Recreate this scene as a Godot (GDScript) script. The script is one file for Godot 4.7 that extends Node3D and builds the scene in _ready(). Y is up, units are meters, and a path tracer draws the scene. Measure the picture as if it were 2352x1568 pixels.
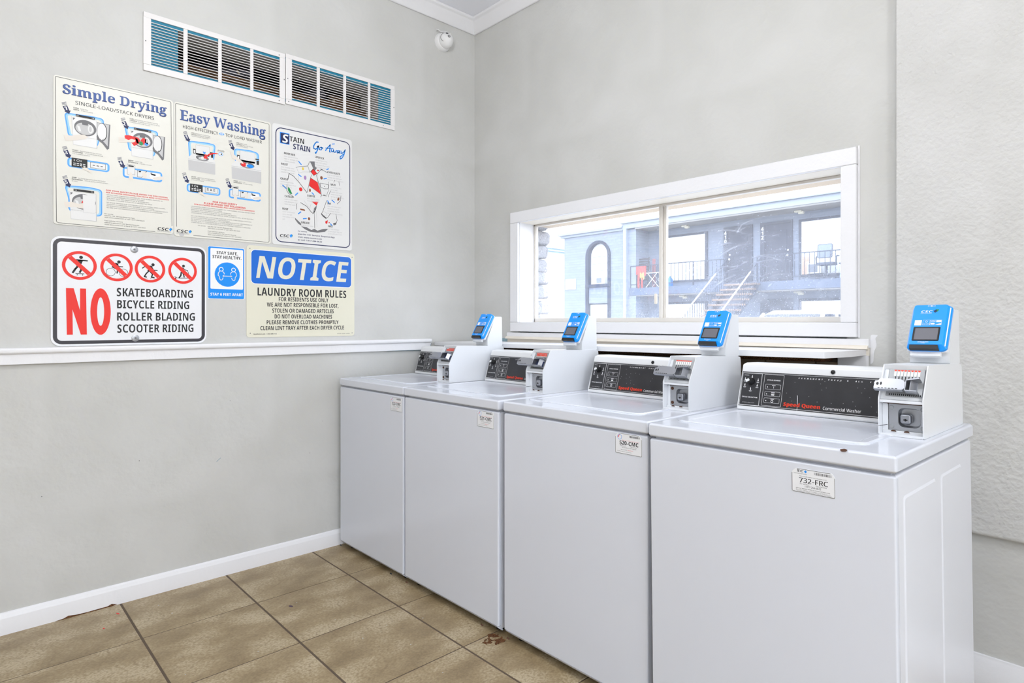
extends Node3D
# A coin laundry corner: four top-loading washers under a slider window, signs and vents on the left wall.

var M: Dictionary = {}
var X := Transform3D.IDENTITY
var taken: Dictionary = {}
var fontcache: Dictionary = {}
var textcache: Dictionary = {}
var meshcache: Dictionary = {}
const CAM := Vector3(3.0661, 1.2100, 2.5178)

func _ready() -> void:
	setup_camera_and_light()
	make_materials()
	build_room()
	build_window()
	build_shelf()
	build_vents()
	build_signs()
	build_security_camera()
	for i in 4:
		build_washer(i)
	build_outside()
	build_small_marks()

func setup_camera_and_light() -> void:
	var cam := Camera3D.new()
	cam.name = "camera"
	cam.projection = Camera3D.PROJECTION_FRUSTUM
	cam.keep_aspect = Camera3D.KEEP_HEIGHT
	cam.near = 0.05
	cam.far = 200.0
	cam.size = 0.05 * 1568.0 / 1395.68
	cam.frustum_offset = Vector2(0.0, 0.05 * (738.53 - 784.0) / 1395.68)
	cam.position = CAM
	cam.rotation = Vector3(0.0, 0.8218, 0.0)
	add_child(cam)
	cam.current = true
	var we := WorldEnvironment.new()
	we.name = "environment"
	var e := Environment.new()
	e.background_mode = Environment.BG_SKY
	var sky := Sky.new()
	var sm := ProceduralSkyMaterial.new()
	sm.sky_top_color = Color(0.87, 0.93, 1.0)
	sm.sky_horizon_color = Color(0.97, 0.98, 1.0)
	sm.ground_bottom_color = Color(0.72, 0.72, 0.72)
	sm.ground_horizon_color = Color(0.85, 0.86, 0.88)
	sm.sky_energy_multiplier = SKY_E
	sm.ground_energy_multiplier = SKY_E * 0.6
	sky.sky_material = sm
	e.sky = sky
	e.tonemap_mode = Environment.TONE_MAPPER_LINEAR
	e.tonemap_exposure = EXPOSURE
	e.sdfgi_enabled = true
	e.ssao_enabled = true
	e.ssil_enabled = true
	we.environment = e
	add_child(we)
	var sun := DirectionalLight3D.new()
	sun.name = "sun"
	sun.light_energy = SUN_E
	sun.light_color = Color(1.0, 0.97, 0.92)
	sun.light_angular_distance = 0.6
	sun.shadow_enabled = true
	sun.look_at_from_position(Vector3(0.74, 0.62, -0.10) * 30.0, Vector3.ZERO, Vector3.UP)
	add_child(sun)
	# added fill lamps, unseen, above and behind the camera
	for p in ADDED_LAMPS:
		fill_lamp(p[0], p[1], p[2])

const SKY_E := 2.25
const EXPOSURE := 0.985
const SUN_E := 2.4
const ADDED_LAMP_E := 0.9
const ADDED_LAMPS := [[Vector3(1.6, 3.10, 1.75), 0.97, "added unseen white globe lamp nearest the left wall and its signs"], [Vector3(3.9, 3.0, 3.6), 1.4, "added unseen white globe lamp behind the camera, farthest from the washers"], [Vector3(4.3, 3.0, 1.65), 1.25, "added unseen white globe lamp to the right of the last washer"]]

func fill_lamp(p: Vector3, power: float, label: String) -> void:  # unseen lamp added to even out the room light
	var t := thing("added_globe_lamp", label, "lamp", p, "added fill lamps out of view")
	var m := std(Color(0.9, 0.9, 0.9), 0.5)
	var st := begin()
	lathe_at(st, Vector3(0, RH - 0.03 - p.y, 0), Vector3.UP, pts([0.0, 0.0, 0.06, 0.0, 0.06, 0.03, 0, 0.03]), 20)
	rod(st, Vector3(0, -0.30, 0), Vector3(0, RH - 0.02 - p.y, 0), 0.012, 10)
	part("stem", st, m, t)
	var g := std(Color(1, 1, 1), 0.5)
	g.emission_enabled = true
	g.emission = Color(1.0, 1.0, 1.0)
	g.emission_energy_multiplier = 1.5
	st = begin()
	var pr := PackedVector2Array()
	for k in 17:
		pr.append(Vector2(cos(-PI / 2 + PI * k / 16.0), sin(-PI / 2 + PI * k / 16.0)) * 0.16)
	lathe_at(st, Vector3(0, -0.45, 0), Vector3.UP, pr, 28)
	part("globe", st, g, t)
	var a := OmniLight3D.new()
	a.name = "added_globe_light"
	a.light_energy = power * ADDED_LAMP_E
	a.light_size = 0.15
	a.omni_range = 14.0
	a.omni_attenuation = 2.0
	a.light_color = Color(0.975, 0.985, 1.0)
	a.shadow_enabled = true
	a.position = p + Vector3(0, -0.45, 0)
	add_child(a)

# ---------------------------------------------------------------- materials
func std(c: Color, rough := 0.6, metal := 0.0) -> StandardMaterial3D:
	var m := StandardMaterial3D.new()
	m.albedo_color = c
	m.roughness = rough
	m.metallic = metal
	return m

func noise_tex(freq: float, oct: int, sd: int, size := 512, ramp: Gradient = null) -> NoiseTexture2D:
	var n := FastNoiseLite.new()
	n.noise_type = FastNoiseLite.TYPE_SIMPLEX_SMOOTH
	n.seed = sd
	n.frequency = freq
	n.fractal_octaves = oct
	var t := NoiseTexture2D.new()
	t.width = size
	t.height = size
	t.seamless = true
	t.noise = n
	if ramp:
		t.color_ramp = ramp
	return t

func grad(cols: Array) -> Gradient:
	var g := Gradient.new()
	var offs := PackedFloat32Array()
	var cs := PackedColorArray()
	for c in cols:
		offs.append(c[0])
		cs.append(c[1])
	g.offsets = offs
	g.colors = cs
	return g

func bumpy(m: StandardMaterial3D, t: Texture2D, scale: float, height_cm: float) -> StandardMaterial3D:
	m.heightmap_enabled = true
	m.heightmap_texture = t
	m.heightmap_scale = height_cm
	m.uv1_triplanar = true
	m.uv1_world_triplanar = true
	m.uv1_scale = Vector3.ONE * scale
	return m

func make_materials() -> void:
	var plaster := noise_tex(0.028, 5, 11)
	var stucco := noise_tex(0.045, 4, 5)
	var w := std(Color.WHITE, 0.62)
	w.albedo_texture = noise_tex(0.006, 3, 21, 256, grad([[0.0, Color(0.785, 0.785, 0.77)], [1.0, Color(0.825, 0.825, 0.815)]]))
	M.wall = bumpy(w, plaster, 1.1, 0.15)
	w = std(Color.WHITE, 0.7)
	w.albedo_texture = noise_tex(0.006, 3, 22, 256, grad([[0.0, Color(0.80, 0.80, 0.79)], [1.0, Color(0.835, 0.835, 0.83)]]))
	M.stucco = bumpy(w, stucco, 1.7, 0.24)
	M.wall_low = bumpy(std(Color(0.78, 0.775, 0.765), 0.7), stucco, 1.5, 0.12)
	M.ceiling = std(Color(0.95, 0.955, 0.98), 0.7)
	M.trim = bumpy(std(Color(0.93, 0.93, 0.94), 0.42), plaster, 2.5, 0.05)
	M.trim_cream = std(Color(0.93, 0.90, 0.85), 0.5)
	M.frame = std(Color(0.88, 0.86, 0.83), 0.45)
	M.enamel = std(Color(0.865, 0.88, 0.918), 0.18)
	M.enamel.roughness_texture = noise_tex(0.02, 2, 8, 256, grad([[0.0, Color(0.75, 0.75, 0.75)], [1.0, Color(1, 1, 1)]]))
	M.enamel.uv1_triplanar = true
	M.enamel_side = std(Color(0.89, 0.90, 0.93), 0.3)
	M.console = std(Color(0.90, 0.905, 0.91), 0.32)
	M.coin_white = std(Color(0.90, 0.91, 0.925), 0.33)
	M.dark = std(Color(0.03, 0.03, 0.03), 0.6)
	M.panel = std(Color(0.19, 0.19, 0.205), 0.38)
	M.panel.albedo_texture = noise_tex(0.05, 3, 31, 256, grad([[0.0, Color(0.85, 0.85, 0.85)], [1.0, Color(1, 1, 1)]]))
	M.panel.uv1_triplanar = true
	M.black = std(Color(0.05, 0.05, 0.055), 0.4)
	M.print_black = std(Color(0.11, 0.11, 0.12), 0.55)
	M.print_gray = std(Color(0.45, 0.45, 0.46), 0.55)
	M.print_light = std(Color(0.78, 0.78, 0.78), 0.55)
	M.print_white = std(Color(0.95, 0.95, 0.95), 0.5)
	M.print_navy = std(Color(0.09, 0.13, 0.33), 0.5)
	M.print_blue = std(Color(0.24, 0.36, 0.62), 0.5)
	M.print_azure = std(Color(0.33, 0.66, 0.96), 0.5)
	M.print_sky = std(Color(0.62, 0.82, 0.98), 0.5)
	M.print_red = std(Color(0.90, 0.12, 0.12), 0.5)
	M.print_signred = std(Color(0.93, 0.17, 0.13), 0.45)
	M.print_green = std(Color(0.12, 0.55, 0.30), 0.5)
	M.print_orange = std(Color(0.93, 0.27, 0.16), 0.45)
	M.print_brown = std(Color(0.55, 0.32, 0.20), 0.5)
	M.print_yellow = std(Color(0.93, 0.80, 0.25), 0.5)
	M.print_purple = std(Color(0.66, 0.52, 0.74), 0.5)
	M.print_skin = std(Color(0.90, 0.87, 0.83), 0.5)
	M.cream = std(Color(0.89, 0.885, 0.85), 0.4)
	M.cream_white = std(Color(0.89, 0.89, 0.885), 0.35)
	M.notice_cream = std(Color(0.89, 0.88, 0.805), 0.4)
	M.sign_white = std(Color(0.93, 0.935, 0.95), 0.3)
	M.sign_gray = std(Color(0.23, 0.225, 0.25), 0.35)
	M.notice_blue = std(Color(0.04, 0.41, 0.82), 0.35)
	M.sticker_blue = std(Color(0.02, 0.56, 0.95), 0.35)
	M.reader_blue = std(Color(0.0, 0.60, 0.99), 0.28)
	M.screen = std(Color(0.42, 0.42, 0.45), 0.22)
	M.chrome = std(Color(0.66, 0.67, 0.70), 0.30, 0.85)
	M.metal = std(Color(0.70, 0.71, 0.73), 0.38, 0.8)
	M.metal_dull = std(Color(0.66, 0.67, 0.68), 0.5, 0.6)
	M.rust = std(Color(0.33, 0.22, 0.16), 0.85)
	M.teal = bumpy(std(Color(0.05, 0.48, 0.60), 0.5), plaster, 4.0, 0.1)
	M.teal_pale = std(Color(0.55, 0.66, 0.70), 0.6)
	M.grille = std(Color(0.90, 0.89, 0.885), 0.45)
	M.wood_dark = std(Color(0.55, 0.42, 0.29), 0.8)
	M.wood_dark.albedo_texture = noise_tex(0.02, 4, 41, 256, grad([[0.0, Color(0.55, 0.5, 0.45)], [1.0, Color(1, 1, 1)]]))
	M.wood_dark.uv1_triplanar = true
	M.wood_dark.uv1_scale = Vector3(2, 9, 2)
	M.duct = std(Color(0.55, 0.56, 0.62), 0.35, 0.7)
	M.cavity = std(Color(0.16, 0.14, 0.12), 0.9)
	M.chip = std(Color(0.52, 0.34, 0.19), 0.9)
	M.chip.albedo_texture = noise_tex(0.12, 3, 43, 256, grad([[0.2, Color(0.45, 0.4, 0.35)], [0.8, Color(1, 1, 1)]]))
	M.chip.uv1_triplanar = true
	M.chip.uv1_scale = Vector3.ONE * 5.0
	M.brick_tan = std(Color(0.60, 0.53, 0.44), 0.85)
	M.grout = std(Color(0.40, 0.35, 0.30), 0.9)
	var g := StandardMaterial3D.new()
	g.albedo_color = Color(0.95, 0.97, 1.0, 0.06)
	g.roughness = 0.02
	g.transparency = BaseMaterial3D.TRANSPARENCY_ALPHA
	M.glass = g
	M.camwhite = std(Color(0.92, 0.92, 0.92), 0.3)

# ---------------------------------------------------------------- nodes
func numbered(n: String) -> String:
	if not taken.has(n):
		taken[n] = 0
		return n
	taken[n] += 1
	return "%s_%03d" % [n, taken[n]]

func thing(n: String, label: String, category: String, at := Vector3.ZERO, group := "") -> Node3D:
	var o := Node3D.new()
	o.name = numbered(n)
	o.position = at
	add_child(o)
	o.set_meta("label", label)
	o.set_meta("category", category)
	if group:
		o.set_meta("group", group)
	return o

func part(n: String, st: SurfaceTool, m: Material, parent: Node3D) -> MeshInstance3D:
	return put_mesh(n, st.commit(), m, parent)

func put_mesh(n: String, mesh: Mesh, m: Material, parent: Node3D) -> MeshInstance3D:
	var o := MeshInstance3D.new()
	o.name = n
	o.mesh = mesh
	o.material_override = m
	parent.add_child(o, true)
	return o

func struct(n: String, st: SurfaceTool, m: Material, label: String, category: String) -> MeshInstance3D:
	var o := part(n, st, m, self)
	o.set_meta("kind", "structure")
	o.set_meta("label", label)
	o.set_meta("category", category)
	return o

func solo(n: String, st: SurfaceTool, m: Material, label: String, category: String, group := "") -> MeshInstance3D:
	var o := part(numbered(n), st, m, self)
	o.set_meta("label", label)
	o.set_meta("category", category)
	if group:
		o.set_meta("group", group)
	return o

# ---------------------------------------------------------------- shapes (all go through the transform X)
func begin() -> SurfaceTool:
	var st := SurfaceTool.new()
	st.begin(Mesh.PRIMITIVE_TRIANGLES)
	return st

func vt(st: SurfaceTool, p: Vector3, n: Vector3, uv := Vector2.ZERO) -> void:
	st.set_normal((X.basis * n).normalized())
	st.set_uv(uv)
	st.add_vertex(X * p)

# a, b, c counter-clockwise seen from outside
func tri(st: SurfaceTool, a: Vector3, b: Vector3, c: Vector3, na := Vector3.ZERO, nb := Vector3.ZERO, nc := Vector3.ZERO) -> void:
	var n := (b - a).cross(c - a).normalized()
	vt(st, a, na if na != Vector3.ZERO else n)
	vt(st, c, nc if nc != Vector3.ZERO else n)
	vt(st, b, nb if nb != Vector3.ZERO else n)

func quad(st: SurfaceTool, a: Vector3, b: Vector3, c: Vector3, d: Vector3, na := Vector3.ZERO, nb := Vector3.ZERO, nc := Vector3.ZERO, nd := Vector3.ZERO) -> void:
	var n := (c - a).cross(d - b).normalized()
	if na == Vector3.ZERO:
		na = n
		nb = n
		nc = n
		nd = n
	vt(st, a, na)
	vt(st, c, nc)
	vt(st, b, nb)
	vt(st, a, na)
	vt(st, d, nd)
	vt(st, c, nc)

# flips itself so that it faces "out"
func quad_to(st: SurfaceTool, a: Vector3, b: Vector3, c: Vector3, d: Vector3, out: Vector3, na := Vector3.ZERO, nb := Vector3.ZERO, nc := Vector3.ZERO, nd := Vector3.ZERO) -> void:
	if (c - a).cross(d - b).dot(out) >= 0.0:
		quad(st, a, b, c, d, na, nb, nc, nd)
	else:
		quad(st, a, d, c, b, na, nd, nc, nb)

func box(st: SurfaceTool, lo: Vector3, hi: Vector3, r := 0.0) -> void:
	var c := (lo + hi) / 2.0
	var h := (hi - lo) / 2.0
	r = minf(r, minf(h.x, minf(h.y, h.z)) * 0.95)
	for a in 3:
		var b := (a + 1) % 3
		var k := (a + 2) % 3
		for s in [-1.0, 1.0]:
			var n := Vector3.ZERO
			n[a] = s
			var ps: Array = []
			for q in [[-1, -1], [1, -1], [1, 1], [-1, 1]]:
				var p := Vector3.ZERO
				p[a] = s * h[a]
				p[b] = q[0] * (h[b] - r)
				p[k] = q[1] * (h[k] - r)
				ps.append(c + p)
			quad_to(st, ps[0], ps[1], ps[2], ps[3], n, n, n, n, n)
	if r <= 0.0:
		return
	for k in 3:
		var a := (k + 1) % 3
		var b := (k + 2) % 3
		for sa in [-1.0, 1.0]:
			for sb in [-1.0, 1.0]:
				var na := Vector3.ZERO
				var nb := Vector3.ZERO
				na[a] = sa
				nb[b] = sb
				var ps: Array = []
				for q in [[0, -1], [0, 1], [1, 1], [1, -1]]:
					var p := Vector3.ZERO
					p[k] = q[1] * (h[k] - r)
					p[a] = sa * (h[a] - (0.0 if q[0] == 0 else r))
					p[b] = sb * (h[b] - (r if q[0] == 0 else 0.0))
					ps.append(c + p)
				quad_to(st, ps[0], ps[1], ps[2], ps[3], na + nb, na, na, nb, nb)
	for sx in [-1.0, 1.0]:
		for sy in [-1.0, 1.0]:
			for sz in [-1.0, 1.0]:
				var s := Vector3(sx, sy, sz)
				var p0 := c + s * Vector3(h.x, h.y - r, h.z - r)
				var p1 := c + s * Vector3(h.x - r, h.y, h.z - r)
				var p2 := c + s * Vector3(h.x - r, h.y - r, h.z)
				var n0 := Vector3(sx, 0, 0)
				var n1 := Vector3(0, sy, 0)
				var n2 := Vector3(0, 0, sz)
				if sx * sy * sz > 0:
					tri(st, p0, p1, p2, n0, n1, n2)
				else:
					tri(st, p0, p2, p1, n0, n2, n1)

func ccw(p: PackedVector2Array) -> PackedVector2Array:
	if Geometry2D.is_polygon_clockwise(p):
		var q := p.duplicate()
		q.reverse()
		return q
	return p

func flat(st: SurfaceTool, poly: PackedVector2Array, z: float, face := 1.0) -> void:
	var p := ccw(poly)
	var ix := Geometry2D.triangulate_polygon(p)
	for i in range(0, ix.size(), 3):
		var a := Vector3(p[ix[i]].x, p[ix[i]].y, z)
		var b := Vector3(p[ix[i + 1]].x, p[ix[i + 1]].y, z)
		var c := Vector3(p[ix[i + 2]].x, p[ix[i + 2]].y, z)
		if (b - a).cross(c - a).z * face > 0:
			tri(st, a, b, c)
		else:
			tri(st, a, c, b)

func ring_flat(st: SurfaceTool, o: PackedVector2Array, i: PackedVector2Array, z0: float, z1 = null) -> void:
	var zi: float = z0 if z1 == null else z1
	for k in o.size():
		var j := (k + 1) % o.size()
		quad_to(st, Vector3(o[k].x, o[k].y, z0), Vector3(o[j].x, o[j].y, z0), Vector3(i[j].x, i[j].y, zi), Vector3(i[k].x, i[k].y, zi), Vector3(0, 0, 1))

# polygon in xy pulled along z; edges that meet below 50 degrees are smooth
func extrude(st: SurfaceTool, poly: PackedVector2Array, z0: float, z1: float, caps := true) -> void:
	var p := ccw(poly)
	var n := p.size()
	if caps:
		flat(st, p, z1, 1.0)
		flat(st, p, z0, -1.0)
	var en: Array = []
	for i in n:
		var d := (p[(i + 1) % n] - p[i]).normalized()
		en.append(Vector3(d.y, -d.x, 0))
	for i in n:
		var j := (i + 1) % n
		var a: Vector3 = en[i]
		var prev: Vector3 = en[(i + n - 1) % n]
		var next: Vector3 = en[j]
		var na := (a + prev).normalized() if a.dot(prev) > 0.64 else a
		var nb := (a + next).normalized() if a.dot(next) > 0.64 else a
		quad(st, Vector3(p[i].x, p[i].y, z0), Vector3(p[j].x, p[j].y, z0), Vector3(p[j].x, p[j].y, z1), Vector3(p[i].x, p[i].y, z1), na, nb, nb, na)

# polygon given as (z, y) pulled along x
func extrude_x(st: SurfaceTool, zy: PackedVector2Array, x0: float, x1: float, caps := true) -> void:
	var keep := X
	X = X * Transform3D(Basis(Vector3(0, 0, 1), Vector3(0, 1, 0), Vector3(-1, 0, 0)), Vector3.ZERO)
	extrude(st, zy, -x1, -x0, caps)
	X = keep

# polygon given as (x, z) pulled along y
func extrude_y(st: SurfaceTool, xz: PackedVector2Array, y0: float, y1: float, caps := true) -> void:
	var keep := X
	X = X * Transform3D(Basis(Vector3(1, 0, 0), Vector3(0, 0, 1), Vector3(0, -1, 0)), Vector3.ZERO)
	extrude(st, xz, -y1, -y0, caps)
	X = keep

func pts(a: Array) -> PackedVector2Array:
	var r := PackedVector2Array()
	for i in range(0, a.size(), 2):
		r.append(Vector2(a[i], a[i + 1]))
	return r

func rrect(x0: float, y0: float, x1: float, y1: float, r: float, n := 5) -> PackedVector2Array:
	var p := PackedVector2Array()
	for q in [[x1 - r, y1 - r, 0.0], [x0 + r, y1 - r, 0.5], [x0 + r, y0 + r, 1.0], [x1 - r, y0 + r, 1.5]]:
		for k in n + 1:
			var a: float = (q[2] + 0.5 * k / n) * PI
			p.append(Vector2(q[0] + cos(a) * r, q[1] + sin(a) * r))
	return p

func ell(cx: float, cy: float, rx: float, ry: float, n := 28) -> PackedVector2Array:
	var p := PackedVector2Array()
	for k in n:
		var a := TAU * k / n
		p.append(Vector2(cx + cos(a) * rx, cy + sin(a) * ry))
	return p

# rounds the corners of a polygon
func rounded(p: PackedVector2Array, r: float, n := 3) -> PackedVector2Array:
	var o := PackedVector2Array()
	var c := p.size()
	for i in c:
		var a := p[(i + c - 1) % c]
		var b := p[i]
		var d := p[(i + 1) % c]
		var k := minf(r, minf(a.distance_to(b), b.distance_to(d)) * 0.45)
		var s := b + (a - b).normalized() * k
		var e := b + (d - b).normalized() * k
		for j in n + 1:
			var t := float(j) / n
			o.append(s.lerp(b, t).lerp(b.lerp(e, t), t))
	return o

# profile of (radius, height) turned round y
func lathe(st: SurfaceTool, pr: PackedVector2Array, seg := 24) -> void:
	for i in pr.size() - 1:
		var d := pr[i + 1] - pr[i]
		if d.length() < 1e-7:
			continue
		var n2 := Vector2(d.y, -d.x).normalized()
		var pa := n2
		var pb := n2
		if i > 0:
			var e := pr[i] - pr[i - 1]
			var m := Vector2(e.y, -e.x).normalized()
			if m.dot(n2) > 0.7:
				pa = (m + n2).normalized()
		if i < pr.size() - 2:
			var e := pr[i + 2] - pr[i + 1]
			var m := Vector2(e.y, -e.x).normalized()
			if m.dot(n2) > 0.7:
				pb = (m + n2).normalized()
		for k in seg:
			var a := TAU * k / seg
			var b := TAU * (k + 1) / seg
			var ca := Vector3(cos(a), 0, -sin(a))
			var cb := Vector3(cos(b), 0, -sin(b))
			var u := Vector3.UP
			var p0 := ca * pr[i].x + u * pr[i].y
			var p1 := cb * pr[i].x + u * pr[i].y
			var p2 := cb * pr[i + 1].x + u * pr[i + 1].y
			var p3 := ca * pr[i + 1].x + u * pr[i + 1].y
			var n0 := ca * pa.x + u * pa.y
			var n1 := cb * pa.x + u * pa.y
			var n2b := cb * pb.x + u * pb.y
			var n3 := ca * pb.x + u * pb.y
			if pr[i].x < 1e-6:
				tri(st, p0, p2, p3, n0, n2b, n3)
			elif pr[i + 1].x < 1e-6:
				tri(st, p0, p1, p2, n0, n1, n2b)
			else:
				quad(st, p0, p1, p2, p3, n0, n1, n2b, n3)

# lathe whose axis runs from point "at" along "dir"
func lathe_at(st: SurfaceTool, at: Vector3, dir: Vector3, pr: PackedVector2Array, seg := 24) -> void:
	var keep := X
	X = X * Transform3D(basis_y(dir), at)
	lathe(st, pr, seg)
	X = keep

func basis_y(dir: Vector3) -> Basis:
	var y := dir.normalized()
	var x := y.cross(Vector3(0.0, 0.0, 1.0) if absf(y.z) < 0.9 else Vector3(1.0, 0.0, 0.0)).normalized()
	return Basis(x, y, x.cross(y))

func rod(st: SurfaceTool, a: Vector3, b: Vector3, r: float, seg := 8) -> void:
	lathe_at(st, a, b - a, pts([0, 0, r, 0, r, a.distance_to(b), 0, a.distance_to(b)]), seg)

func tube(st: SurfaceTool, path: Array, r: float, seg := 8) -> void:
	var rings: Array = []
	for i in path.size():
		var d: Vector3 = (path[mini(i + 1, path.size() - 1)] - path[maxi(i - 1, 0)]).normalized()
		var b := basis_y(d)
		var ring: Array = []
		for k in seg:
			var a := TAU * k / seg
			var n := b.x * cos(a) - b.z * sin(a)
			ring.append([path[i] + n * r, n])
		rings.append(ring)
	for i in path.size() - 1:
		for k in seg:
			var j := (k + 1) % seg
			quad(st, rings[i][k][0], rings[i][j][0], rings[i + 1][j][0], rings[i + 1][k][0], rings[i][k][1], rings[i][j][1], rings[i + 1][j][1], rings[i + 1][k][1])

func bar(st: SurfaceTool, a: Vector3, b: Vector3, w: float, t: float) -> void:
	var keep := X
	X = X * Transform3D(basis_y(b - a), a)
	box(st, Vector3(-w / 2, 0, -t / 2), Vector3(w / 2, a.distance_to(b), t / 2), minf(w, t) * 0.12)
	X = keep

# ---------------------------------------------------------------- lettering
func font(n: String) -> Font:
	if not fontcache.has(n):
		var f := SystemFont.new()
		f.font_names = PackedStringArray(["Droid Serif" if n.begins_with("serif") else "Droid Sans"])
		f.font_weight = 700 if n.ends_with("bold") else 400
		fontcache[n] = f
	return fontcache[n]

func glyphs(s: String, fnt: String, fine: float) -> Array:
	var key := "%s|%s|%s" % [s, fnt, fine]
	if not textcache.has(key):
		var t := TextMesh.new()
		t.text = s
		t.font = font(fnt)
		t.font_size = 64
		t.pixel_size = 0.01
		t.curve_step = fine
		t.depth = 0.0
		t.horizontal_alignment = HORIZONTAL_ALIGNMENT_LEFT
		var arr := t.get_mesh_arrays()
		var v: PackedVector3Array = arr[Mesh.ARRAY_VERTEX]
		var ix = arr[Mesh.ARRAY_INDEX]
		if ix == null:
			ix = PackedInt32Array(range(v.size()))
		var lo := Vector2(1e9, 1e9)
		var hi := Vector2(-1e9, -1e9)
		for p in v:
			lo = lo.min(Vector2(p.x, p.y))
			hi = hi.max(Vector2(p.x, p.y))
		textcache[key] = [v, ix, lo, hi]
	return textcache[key]

# A printed sheet: coordinates in millimetres from its top left corner, y down; each layer becomes one part.
class Sheet:
	var s: Node3D
	var parent: Node3D
	var xf: Transform3D
	var layers: Dictionary = {}
	var order: Array = []
	var k := 0.001
	var fine := 2.5

	func _init(scene: Node3D, p: Node3D, t: Transform3D) -> void:
		s = scene
		parent = p
		xf = t

	func lay(n: String, m: Material, z: float) -> void:
		layers[n] = [s.begin(), m, z]
		order.append(n)

	func xy(p: PackedVector2Array) -> PackedVector2Array:
		var q := PackedVector2Array()
		for a in p:
			q.append(Vector2(a.x * k, -a.y * k))
		return q

	func poly(n: String, p: PackedVector2Array, dz := 0.0) -> void:
		s.X = xf
		s.flat(layers[n][0], xy(p), layers[n][2] + dz)
		s.X = Transform3D.IDENTITY

	func pol(n: String, a: Array) -> void:
		poly(n, s.pts(a))

	func rect(n: String, x0: float, y0: float, x1: float, y1: float, r := 0.0) -> void:
		if r > 0.0:
			poly(n, s.rrect(x0, y0, x1, y1, r))
		else:
			poly(n, s.pts([x0, y0, x1, y0, x1, y1, x0, y1]))

	func ring(n: String, o: PackedVector2Array, i: PackedVector2Array) -> void:
		s.X = xf
		s.ring_flat(layers[n][0], xy(o), xy(i), layers[n][2])
		s.X = Transform3D.IDENTITY

	func frame(n: String, x0: float, y0: float, x1: float, y1: float, r: float, w: float) -> void:
		ring(n, s.rrect(x0, y0, x1, y1, r), s.rrect(x0 + w, y0 + w, x1 - w, y1 - w, maxf(r - w, 0.01)))

	func line(n: String, a: Array, w: float, closed := false) -> void:
		var p: PackedVector2Array = s.pts(a)
		if closed:
			p.append(p[0])
		for i in p.size() - 1:
			var d := (p[i + 1] - p[i]).normalized() * w / 2
			var m := Vector2(d.y, -d.x)
			poly(n, PackedVector2Array([p[i] + m, p[i] - m, p[i + 1] - m, p[i + 1] + m]))
			if w > 1.2 and (i < p.size() - 2):
				poly(n, s.ell(p[i + 1].x, p[i + 1].y, w / 2, w / 2, 8))

	func ellipse(n: String, cx: float, cy: float, rx: float, ry: float) -> void:
		poly(n, s.ell(cx, cy, rx, ry))

	func circ(n: String, cx: float, cy: float, r: float, w: float, seg := 40) -> void:
		ring(n, s.ell(cx, cy, r, r, seg), s.ell(cx, cy, r - w, r - w, seg))

	# text from x0 to x1 on baseline yb with capitals cap high
	func txt(n: String, t: String, fnt: String, x0: float, x1: float, yb: float, cap: float, shear := 0.0) -> void:
		var g: Array = s.glyphs(t, fnt, fine)
		var h: Array = s.glyphs("H", fnt, fine)
		var sx: float = (x1 - x0) / maxf(g[3].x - g[2].x, 1e-6)
		var sy: float = cap / (h[3].y - h[2].y)
		var st: SurfaceTool = layers[n][0]
		var nn := (xf.basis * Vector3(0, 0, 1)).normalized()
		var v: PackedVector3Array = g[0]
		for i in g[1]:
			var up: float = (v[i].y - h[2].y) * sy
			var x: float = x0 + (v[i].x - g[2].x) * sx + up * shear
			st.set_normal(nn)
			st.set_uv(Vector2.ZERO)
			st.add_vertex(xf * Vector3(x * k, -(yb - up) * k, layers[n][2]))

	# text with its natural proportions from x0 (x = 0: left, 0.5: centred at x0, 1: right)
	func txn(n: String, t: String, fnt: String, x0: float, yb: float, cap: float, align := 0.0, squeeze := 1.0, shear := 0.0) -> void:
		var g: Array = s.glyphs(t, fnt, fine)
		var h: Array = s.glyphs("H", fnt, fine)
		var w: float = (g[3].x - g[2].x) * cap / (h[3].y - h[2].y) * squeeze
		txt(n, t, fnt, x0 - w * align, x0 + w * (1.0 - align), yb, cap, shear)

	func done() -> void:
		for n in order:
			var o: MeshInstance3D = s.part(n, layers[n][0], layers[n][1], parent)
			if o.mesh == null or o.mesh.get_surface_count() == 0:
				o.free()

# ---------------------------------------------------------------- the room
const RX := 5.0
const RZ := 4.7
const RH := 3.15

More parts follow.
